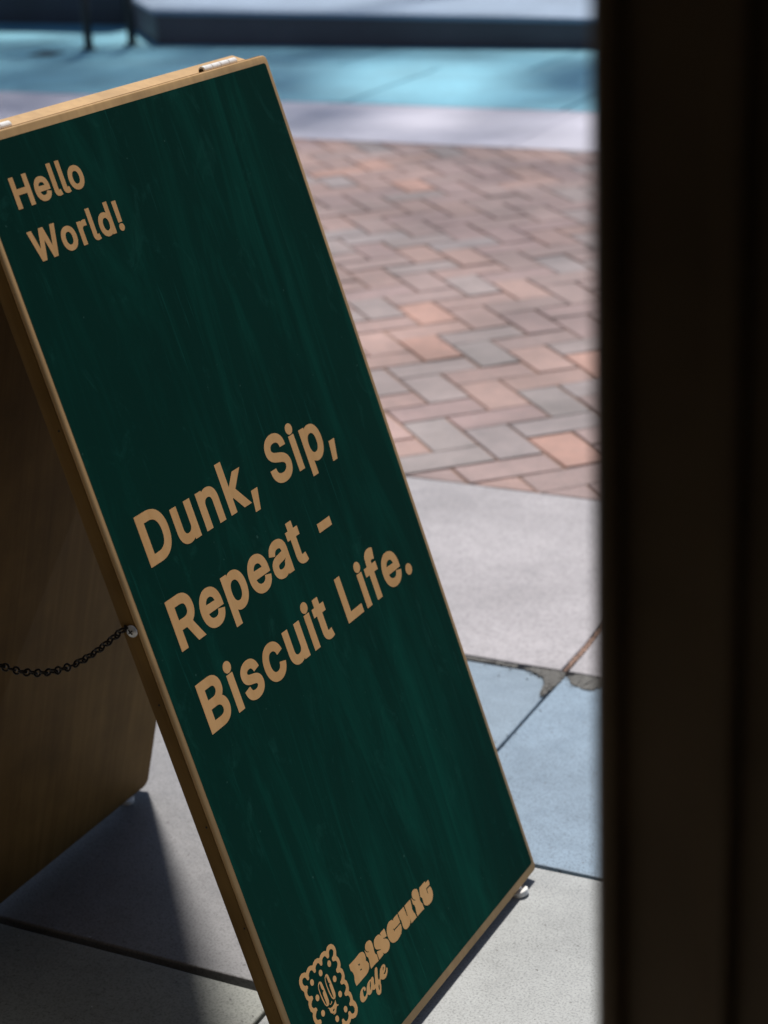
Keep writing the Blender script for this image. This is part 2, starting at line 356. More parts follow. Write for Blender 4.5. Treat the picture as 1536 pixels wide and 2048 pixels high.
# outlines of the painted letters and emblem in panel units of 0.05 mm
GLYPHS = {
    'hello': '864,21530 866,21528 1016,21529 1019,21530 1020,21808 1021,21812 1025,21812 1310,21812 1311,21809 1310,21531 1313,21529 1459,21530 1464,21532 1467,22199 1466,22213 1462,22214 1315,22214 1314,22212 1312,21949 1311,21945 1025,21944 1022,21944 1020,21948 1021,22212 1019,22213 869,22212 867,22211/1815,21522 1841,21521 1875,21521 1920,21528 1958,21539 1980,21549 1999,21559 2031,21581 2049,21598 2060,21612 2072,21629 2079,21643 2099,21694 2097,21696 2086,21699 2026,21712 1966,21726 1955,21727 1934,21684 1920,21670 1909,21662 1894,21656 1875,21651 1853,21649 1827,21651 1808,21654 1789,21662 1778,21668 1767,21676 1754,21690 1747,21700 1740,21714 1733,21735 1737,21738 2094,21739 2097,21742 2098,21814 2095,21848 2092,21866 2084,21900 2073,21927 2054,21961 2032,21989 2004,22013 1982,22028 1956,22041 1918,22054 1880,22061 1847,22062 1843,22064 1805,22061 1779,22057 1756,22051 1726,22040 1696,22023 1681,22013 1667,22001 1642,21977 1624,21953 1610,21929 1601,21912 1590,21881 1582,21847 1580,21830 1578,21820 1578,21762 1582,21731 1589,21700 1596,21679 1609,21652 1626,21625 1642,21604 1652,21594 1681,21570 1702,21556 1732,21541 1751,21535 1777,21528 1792,21525|1899,21855 1891,21856 1816,21857 1808,21858 1786,21858 1782,21859 1737,21860 1735,21861 1739,21872 1747,21885 1754,21896 1772,21913 1790,21924 1809,21931 1827,21934 1854,21935 1873,21931 1884,21928 1899,21920 1912,21910 1919,21903 1926,21893 1934,21879 1941,21858 1941,21855 1940,21854/2319,21531 2323,21529 2342,21529 2372,21530 2436,21540 2439,21541 2443,21545 2418,21654 2415,21664 2413,21666 2383,21660 2357,21657 2353,21658 2349,21661 2349,21664 2348,21675 2349,22258 2347,22263 2332,22262 2201,22262 2199,22258 2197,21661 2198,21643 2202,21623 2209,21602 2221,21582 2236,21565 2255,21550 2270,21543 2289,21536/2627,21531 2630,21530 2649,21530 2679,21530 2743,21541 2747,21542 2750,21545 2726,21655 2722,21665 2721,21666 2691,21661 2665,21658 2661,21659 2657,21662 2656,21665 2655,21675 2656,22259 2655,22263 2640,22263 2508,22263 2506,22258 2505,21661 2506,21644 2510,21624 2517,21603 2529,21583 2544,21565 2563,21551 2578,21543 2597,21537/3022,21525 3049,21523 3083,21524 3113,21529 3139,21535 3169,21546 3188,21555 3196,21559 3222,21576 3239,21591 3265,21618 3275,21632 3291,21659 3302,21683 3310,21704 3317,21735 3319,21752 3321,21762 3322,21779 3321,21827 3319,21838 3318,21855 3314,21872 3310,21886 3299,21916 3291,21934 3269,21968 3258,21981 3234,22005 3219,22017 3192,22034 3170,22045 3144,22054 3117,22061 3087,22065 3057,22066 3035,22065 3016,22064 2993,22061 2967,22054 2941,22044 2918,22033 2892,22016 2870,21998 2853,21980 2834,21956 2820,21932 2807,21905 2800,21884 2793,21854 2791,21833 2789,21823 2788,21764 2791,21754 2793,21734 2799,21706 2807,21682 2818,21658 2837,21628 2853,21608 2872,21588 2892,21573 2913,21558 2943,21544 2970,21535 3000,21528|3026,21655 3008,21661 2989,21672 2977,21683 2968,21693 2961,21703 2954,21717 2946,21741 2942,21758 2940,21779 2940,21809 2943,21833 2951,21861 2961,21885 2973,21902 2993,21920 3012,21930 3027,21935 3053,21938 3080,21935 3087,21934 3106,21927 3123,21916 3140,21899 3147,21889 3156,21872 3167,21837 3171,21810 3171,21779 3167,21752 3159,21724 3151,21707 3136,21687 3126,21676 3117,21669 3102,21661 3079,21655 3045,21653',
    'world': '1026,20353 1031,20352 1178,20352 1181,20354 1303,20759 1307,20770 1320,20732 1431,20354 1434,20353 1580,20353 1584,20355 1768,20959 1791,21035 1791,21038 1786,21039 1635,21039 1632,21038 1627,21024 1521,20653 1510,20612 1506,20609 1505,20612 1389,21024 1384,21038 1237,21038 1233,21037 1107,20608 1103,20615 1099,20628 985,21036 981,21038 827,21037 826,21033/2092,20345 2118,20344 2152,20345 2182,20349 2208,20355 2239,20366 2257,20375 2265,20379 2291,20397 2309,20411 2334,20439 2345,20452 2361,20480 2372,20504 2379,20525 2387,20556 2388,20573 2391,20583 2392,20600 2391,20648 2389,20659 2387,20676 2383,20693 2380,20707 2369,20738 2361,20755 2339,20789 2328,20803 2304,20826 2289,20838 2262,20855 2240,20866 2214,20876 2187,20882 2157,20887 2127,20888 2105,20887 2086,20886 2063,20882 2037,20875 2010,20865 1988,20854 1961,20837 1940,20819 1923,20802 1904,20778 1890,20754 1877,20726 1870,20706 1862,20675 1860,20654 1858,20644 1858,20585 1860,20575 1862,20555 1869,20527 1877,20503 1888,20479 1906,20448 1923,20428 1941,20409 1961,20393 1983,20379 2013,20364 2039,20355 2069,20348|2096,20476 2077,20482 2058,20492 2046,20503 2038,20514 2031,20524 2024,20538 2016,20562 2012,20579 2010,20600 2010,20630 2013,20654 2020,20682 2031,20706 2043,20723 2063,20742 2082,20751 2097,20756 2123,20759 2149,20756 2157,20755 2176,20749 2193,20737 2210,20720 2217,20710 2226,20693 2237,20658 2241,20631 2240,20600 2236,20573 2228,20545 2220,20528 2206,20507 2195,20497 2186,20490 2171,20482 2149,20475 2115,20474/2517,20356 2519,20355 2666,20355 2668,20357 2668,20683 2673,20704 2677,20714 2684,20724 2695,20735 2708,20743 2723,20749 2742,20754 2776,20754 2791,20753 2832,20747 2840,20746 2842,20749 2843,20883 2842,20886 2840,20887 2829,20888 2802,20888 2795,20889 2757,20889 2731,20887 2705,20880 2686,20872 2671,20864 2667,20864 2666,20865 2666,20879 2665,20882 2663,20883 2520,20883 2519,20882/3066,20355 3069,20353 3088,20353 3118,20354 3183,20364 3186,20365 3190,20369 3165,20478 3161,20489 3160,20490 3130,20484 3104,20482 3100,20482 3096,20485 3095,20489 3094,20499 3095,21084 3093,21089 3078,21089 2947,21088 2945,21084 2944,20485 2944,20468 2948,20447 2956,20427 2967,20406 2983,20389 3002,20374 3017,20367 3036,20360/3471,20348 3479,20347 3512,20347 3528,20347 3554,20351 3565,20354 3584,20360 3607,20371 3622,20381 3626,20379 3625,20359 3629,20357 3769,20357 3774,20359 3774,21085 3773,21089 3769,21090 3626,21089 3625,21088 3624,21085 3624,21020 3623,20861 3622,20859 3618,20860 3592,20875 3573,20882 3562,20885 3543,20889 3524,20890 3509,20890 3502,20891 3498,20890 3468,20889 3434,20882 3419,20878 3400,20871 3374,20858 3347,20840 3331,20826 3312,20805 3297,20784 3282,20760 3270,20733 3260,20698 3256,20681 3254,20661 3252,20650 3251,20630 3252,20588 3254,20578 3256,20557 3263,20527 3271,20502 3281,20478 3293,20458 3313,20430 3329,20413 3348,20396 3369,20381 3396,20368 3422,20358 3452,20350|3490,20479 3471,20484 3464,20488 3449,20498 3440,20506 3429,20520 3418,20541 3410,20565 3405,20585 3404,20602 3404,20637 3406,20661 3413,20688 3421,20706 3429,20719 3437,20730 3449,20741 3464,20751 3483,20758 3513,20762 3532,20760 3543,20759 3554,20755 3569,20748 3581,20741 3597,20723 3608,20706 3616,20685 3620,20672 3623,20651 3624,20620 3623,20593 3619,20569 3615,20555 3609,20538 3604,20527 3597,20517 3582,20500 3565,20488 3558,20485 3535,20478 3513,20477/4001,20354 4016,20352 4035,20353 4050,20356 4073,20367 4091,20382 4100,20392 4111,20413 4114,20426 4115,20443 4112,20464 4104,20481 4096,20492 4076,20510 4065,20516 4046,20523 4035,20525 4020,20527 3993,20523 3975,20516 3963,20510 3946,20495 3935,20481 3929,20467 3925,20453 3924,20426 3928,20412 3939,20392 3952,20377 3967,20366 3978,20360|3945,20557 3948,20555 4091,20555 4093,20557 4095,20715 4097,20718 4098,20914 4099,20921 4099,20983 4101,20990 4101,21041 4099,21044 4096,21045 3941,21044 3939,21041',
    'dunk': '910,13347 913,13344 1351,13344 1390,13345 1486,13357 1544,13369 1583,13381 1615,13393 1667,13416 1725,13451 1764,13481 1804,13519 1824,13543 1848,13573 1884,13632 1908,13685 1927,13738 1941,13803 1943,13827 1947,13845 1950,13904 1952,13910 1952,13963 1948,14029 1942,14076 1929,14135 1909,14194 1884,14248 1851,14301 1814,14348 1786,14375 1754,14404 1722,14428 1664,14462 1625,14480 1574,14497 1497,14516 1420,14526 1394,14526 1381,14528 918,14528 915,14526|1184,13572 1178,13574 1176,13578 1178,14295 1181,14298 1187,14299 1367,14299 1406,14297 1444,14291 1470,14285 1502,14274 1535,14260 1560,14244 1594,14218 1618,14191 1633,14171 1659,14123 1678,14064 1690,13993 1691,13904 1683,13839 1675,13803 1664,13768 1651,13738 1631,13703 1610,13676 1589,13655 1565,13635 1513,13606 1461,13588 1397,13576 1371,13574 1345,13574 1332,13572/2467,13336 2480,13334 2525,13333 2557,13334 2596,13340 2647,13352 2686,13368 2718,13386 2725,13387 2727,13383 2727,13348 2731,13344 2976,13344 2980,13348 2981,14249 2978,14255 2727,14255 2723,14249 2721,13698 2715,13662 2708,13644 2695,13621 2675,13597 2648,13578 2616,13565 2577,13558 2532,13559 2506,13565 2487,13572 2467,13584 2453,13597 2434,13627 2427,13644 2420,13674 2419,13698 2421,14249 2417,14255 2166,14255 2163,14249 2161,13674 2163,13644 2168,13609 2177,13567 2189,13532 2206,13496 2221,13472 2239,13449 2275,13413 2299,13394 2319,13382 2370,13357 2409,13345 2435,13340/3217,13347 3221,13344 3472,13344 3476,13347 3476,13892 3478,13910 3484,13940 3491,13957 3510,13987 3538,14013 3570,14029 3589,14035 3621,14040 3647,14040 3679,14037 3705,14029 3725,14019 3753,13993 3766,13969 3772,13952 3778,13922 3779,13898 3779,13346 3782,13344 4034,13343 4037,13346 4037,13608 4037,13910 4036,13952 4032,13969 4030,13993 4024,14023 4011,14064 3990,14106 3971,14135 3952,14159 3925,14185 3892,14209 3866,14224 3834,14239 3802,14249 3744,14262 3673,14266 3628,14262 3589,14256 3544,14243 3512,14230 3473,14210 3471,14218 3471,14248 3470,14254 3467,14256 3222,14256 3219,14248/4274,13346 4277,13343 4529,13343 4532,13346 4532,13667 4534,13673 4542,13680 4561,13693 4859,13346 4865,13343 5182,13343 5189,13346 4754,13851 4758,13857 4847,13940 4857,13951 5078,14157 5173,14248 5177,14254 5174,14256 4845,14256 4752,14171 4536,13966 4533,13969 4532,13975 4531,14605 4529,14607 4278,14607 4276,14605/5220,13093 5223,13090 5230,13090 5437,13090 5442,13093 5594,13597 5591,13601 5585,13601 5313,13601 5307,13597/6747,13327 6792,13324 6863,13325 6889,13329 6921,13331 6960,13338 7025,13355 7057,13366 7096,13384 7147,13415 7178,13440 7214,13475 7234,13499 7259,13541 7272,13570 7286,13612 7291,13636 7295,13689 7290,13749 7283,13778 7270,13814 7258,13838 7238,13867 7206,13903 7178,13928 7152,13946 7113,13970 7087,13983 7016,14012 6939,14036 6783,14074 6712,14097 6674,14114 6654,14127 6628,14152 6621,14164 6617,14182 6619,14217 6633,14247 6650,14265 6667,14279 6686,14290 6718,14303 6764,14312 6809,14315 6847,14313 6880,14309 6906,14302 6938,14289 6957,14279 6967,14271 6987,14253 6999,14235 7011,14200 7022,14145 7274,14144 7279,14146 7281,14152 7270,14247 7264,14277 7251,14312 7231,14348 7211,14377 7185,14407 7157,14433 7118,14462 7099,14474 7054,14497 7008,14514 6963,14527 6931,14533 6892,14539 6828,14543 6737,14539 6666,14527 6627,14516 6589,14502 6550,14485 6511,14463 6473,14434 6443,14407 6412,14371 6393,14342 6375,14306 6362,14265 6359,14241 6355,14229 6355,14152 6360,14122 6367,14093 6380,14063 6389,14045 6413,14010 6455,13968 6487,13943 6525,13919 6590,13888 6655,13865 6907,13798 6965,13775 6998,13756 7019,13737 7026,13725 7031,13707 7032,13677 7019,13642 7007,13624 6979,13598 6946,13580 6914,13568 6888,13562 6856,13557 6765,13557 6733,13562 6688,13575 6655,13591 6628,13612 6613,13630 6601,13654 6595,13671 6586,13737 6584,13739 6319,13740 6316,13737 6330,13630 6337,13600 6350,13565 6369,13529 6388,13499 6423,13459 6450,13434 6494,13402 6527,13384 6565,13366 6617,13349 6662,13338 6708,13330/7500,13346 7504,13343 7756,13343 7759,13346 7755,14254 7753,14256 7501,14256 7498,14254|7602,14284 7610,14282 7649,14282 7675,14287 7694,14294 7719,14307 7749,14331 7767,14355 7781,14390 7784,14408 7784,14432 7780,14456 7774,14473 7760,14497 7739,14520 7719,14535 7700,14546 7680,14553 7655,14559 7622,14560 7596,14558 7571,14552 7545,14540 7519,14522 7505,14509 7491,14491 7479,14467 7472,14444 7471,14414 7473,14396 7486,14361 7498,14343 7520,14320 7539,14305 7578,14288/7999,13042 8003,13039 8255,13039 8258,13042 8257,13375 8258,13381 8260,13384 8286,13367 8325,13349 8358,13337 8383,13332 8429,13326 8474,13325 8507,13326 8558,13334 8616,13350 8649,13362 8694,13386 8726,13409 8765,13443 8791,13472 8812,13500 8844,13554 8864,13601 8877,13643 8889,13702 8895,13779 8895,13815 8888,13892 8875,13952 8862,13993 8843,14035 8816,14082 8790,14118 8775,14134 8736,14172 8684,14209 8651,14226 8619,14239 8587,14249 8554,14257 8515,14263 8464,14266 8392,14262 8380,14258 8360,14256 8321,14244 8296,14232 8257,14209 8250,14213 8250,14248 8244,14254 7998,14254 7995,14248|8402,13554 8370,13563 8344,13577 8328,13589 8297,13625 8278,13661 8264,13702 8257,13738 8254,13767 8254,13833 8257,13862 8270,13916 8288,13957 8309,13987 8335,14012 8368,14029 8393,14037 8432,14043 8452,14043 8484,14038 8510,14031 8529,14023 8547,14011 8562,13999 8584,13975 8602,13946 8617,13910 8629,13857 8634,13797 8632,13791 8630,13738 8617,13684 8605,13655 8585,13619 8557,13588 8531,13570 8518,13563 8486,13554 8467,13551 8441,13550/9049,13091 9052,13089 9059,13088 9266,13088 9271,13091 9421,13597 9419,13600 9412,13601 9140,13601 9134,13597',
    'repeat': '907,11327 911,11324 1169,11324 1173,11327 1175,11738 1177,11742 1183,11744 1358,11743 1364,11742 1594,11344 1608,11324 1905,11323 1911,11326 1638,11791 1637,11797 1674,11819 1713,11848 1735,11868 1764,11904 1781,11928 1800,11963 1813,11999 1825,12041 1832,12088 1833,12124 1832,12160 1826,12207 1814,12255 1800,12291 1782,12326 1762,12356 1736,12386 1715,12406 1670,12440 1625,12465 1580,12483 1541,12494 1483,12506 1412,12513 915,12513 912,12505|1178,11975 1176,11982 1177,12279 1179,12283 1185,12285 1373,12285 1431,12281 1476,12269 1501,12258 1521,12246 1540,12225 1554,12201 1561,12184 1568,12142 1568,12106 1560,12071 1548,12041 1534,12023 1520,12010 1501,11998 1468,11985 1442,11979 1410,11976 1384,11974/2388,11308 2433,11305 2492,11306 2569,11317 2634,11336 2673,11353 2705,11371 2760,11409 2791,11439 2810,11463 2830,11493 2842,11516 2877,11606 2874,11609 2854,11614 2751,11638 2647,11661 2628,11663 2592,11588 2568,11564 2550,11551 2524,11540 2492,11532 2453,11529 2408,11532 2376,11538 2344,11551 2324,11562 2306,11576 2283,11600 2271,11618 2258,11642 2248,11678 2253,11684 2867,11683 2874,11689 2874,11814 2870,11874 2864,11904 2850,11963 2832,12011 2799,12070 2761,12118 2713,12161 2674,12186 2629,12210 2565,12232 2500,12245 2442,12247 2436,12249 2371,12245 2326,12238 2287,12228 2235,12209 2184,12180 2158,12163 2133,12142 2091,12100 2059,12059 2035,12017 2020,11987 2001,11934 1987,11874 1985,11845 1980,11827 1980,11726 1987,11672 2000,11618 2012,11583 2033,11535 2063,11487 2091,11451 2108,11434 2157,11392 2194,11367 2246,11342 2278,11330 2324,11318 2349,11313|2532,11886 2519,11888 2390,11890 2377,11892 2338,11892 2331,11894 2254,11895 2251,11898 2258,11916 2271,11940 2283,11957 2314,11987 2345,12007 2377,12019 2409,12024 2454,12025 2487,12019 2506,12013 2532,12000 2555,11981 2566,11969 2579,11951 2592,11928 2605,11892 2605,11886 2603,11884/3047,11021 3050,11018 3303,11018 3306,11021 3306,11355 3307,11361 3310,11364 3335,11347 3374,11328 3406,11317 3432,11311 3478,11305 3523,11304 3555,11305 3607,11313 3665,11329 3698,11341 3743,11366 3775,11388 3814,11423 3840,11451 3862,11480 3894,11533 3914,11581 3927,11623 3939,11682 3946,11760 3946,11795 3939,11873 3927,11932 3914,11974 3895,12016 3869,12063 3843,12099 3828,12116 3789,12154 3737,12190 3705,12208 3673,12221 3640,12231 3608,12239 3569,12245 3518,12248 3446,12244 3434,12240 3414,12238 3375,12226 3349,12214 3311,12191 3304,12195 3304,12230 3298,12236 3052,12236 3049,12231|3452,11534 3420,11543 3394,11557 3378,11569 3347,11605 3329,11641 3315,11683 3308,11718 3306,11748 3306,11814 3308,11843 3322,11897 3340,11939 3361,11968 3388,11993 3420,12011 3446,12019 3485,12024 3504,12024 3537,12019 3562,12013 3582,12004 3600,11992 3615,11980 3636,11956 3654,11927 3669,11891 3681,11837 3685,11778 3683,11772 3681,11718 3668,11665 3656,11635 3636,11599 3607,11568 3581,11550 3568,11543 3536,11534 3517,11531 3491,11530/4491,11306 4536,11303 4595,11304 4672,11316 4737,11334 4776,11351 4808,11369 4863,11407 4894,11437 4913,11461 4933,11491 4945,11515 4979,11604 4976,11607 4957,11612 4853,11636 4750,11660 4730,11661 4695,11586 4671,11563 4653,11550 4627,11538 4595,11530 4556,11527 4510,11530 4478,11536 4446,11549 4426,11561 4408,11575 4385,11599 4373,11616 4360,11640 4349,11676 4355,11682 4970,11682 4976,11688 4976,11813 4972,11872 4967,11902 4952,11962 4934,12009 4900,12069 4862,12117 4814,12159 4776,12185 4730,12208 4666,12230 4601,12243 4543,12246 4536,12248 4472,12244 4426,12237 4388,12227 4336,12207 4284,12179 4258,12161 4234,12141 4191,12099 4160,12057 4135,12016 4121,11986 4102,11932 4088,11873 4086,11843 4081,11825 4081,11724 4088,11670 4101,11617 4113,11581 4135,11533 4165,11486 4193,11450 4210,11432 4259,11390 4297,11366 4349,11340 4381,11328 4426,11316 4452,11311|4633,11884 4620,11886 4491,11888 4478,11890 4439,11891 4433,11893 4355,11894 4352,11897 4359,11914 4372,11938 4385,11956 4415,11986 4446,12006 4478,12017 4510,12023 4556,12023 4588,12018 4607,12012 4633,11998 4656,11980 4668,11968 4681,11950 4694,11926 4707,11890 4707,11884 4705,11882/5407,11305 5440,11302 5479,11302 5550,11309 5608,11326 5654,11346 5666,11355 5669,11352 5670,11346 5670,11323 5673,11320 5919,11319 5926,11322 5925,11936 5923,11942 5919,11984 5913,12014 5901,12050 5875,12097 5842,12139 5821,12158 5775,12189 5730,12212 5672,12230 5607,12242 5555,12246 5510,12246 5471,12243 5426,12237 5374,12224 5310,12200 5258,12171 5226,12148 5197,12122 5180,12102 5159,12074 5149,12056 5127,12014 5108,11973 5105,11961 5129,11952 5349,11893 5357,11901 5379,11949 5398,11973 5413,11987 5433,11999 5452,12009 5472,12016 5510,12023 5549,12024 5582,12021 5607,12015 5620,12009 5640,11995 5654,11978 5661,11960 5666,11937 5666,11925 5663,11919 5659,11916 5633,11912 5446,11890 5381,11879 5310,11862 5271,11848 5239,11833 5213,11818 5196,11806 5155,11767 5127,11728 5114,11699 5107,11675 5101,11639 5101,11568 5107,11532 5121,11490 5147,11442 5166,11418 5196,11389 5220,11370 5252,11350 5284,11335 5323,11321 5369,11310|5466,11525 5433,11529 5394,11542 5376,11555 5366,11567 5360,11585 5360,11609 5366,11627 5375,11638 5388,11648 5407,11657 5452,11671 5485,11677 5601,11690 5653,11699 5698,11708 5731,11718 5737,11719 5740,11716 5664,11651 5661,11633 5655,11615 5649,11603 5627,11576 5608,11560 5589,11547 5563,11536 5537,11529 5504,11525/6419,11313 6464,11310 6497,11310 6536,11313 6568,11318 6594,11325 6633,11335 6644,11343 6596,11546 6593,11549 6516,11537 6464,11534 6444,11538 6439,11546 6435,11558 6433,11582 6433,12011 6437,12015 6605,12015 6612,12017 6613,12231 6605,12234 6436,12234 6432,12237 6432,12404 6432,12428 6423,12431 6177,12431 6173,12428 6173,12238 6165,12235 6042,12235 6038,12232 6040,12017 6042,12015 6165,12015 6171,12014 6174,12011 6174,11570 6177,11528 6191,11475 6204,11445 6227,11409 6257,11379 6283,11360 6302,11348 6341,11331 6367,11323/7438,11721 7442,11718 8071,11719 8073,11721 8072,11942 8070,11946 8063,11948 7441,11948 7438,11942',
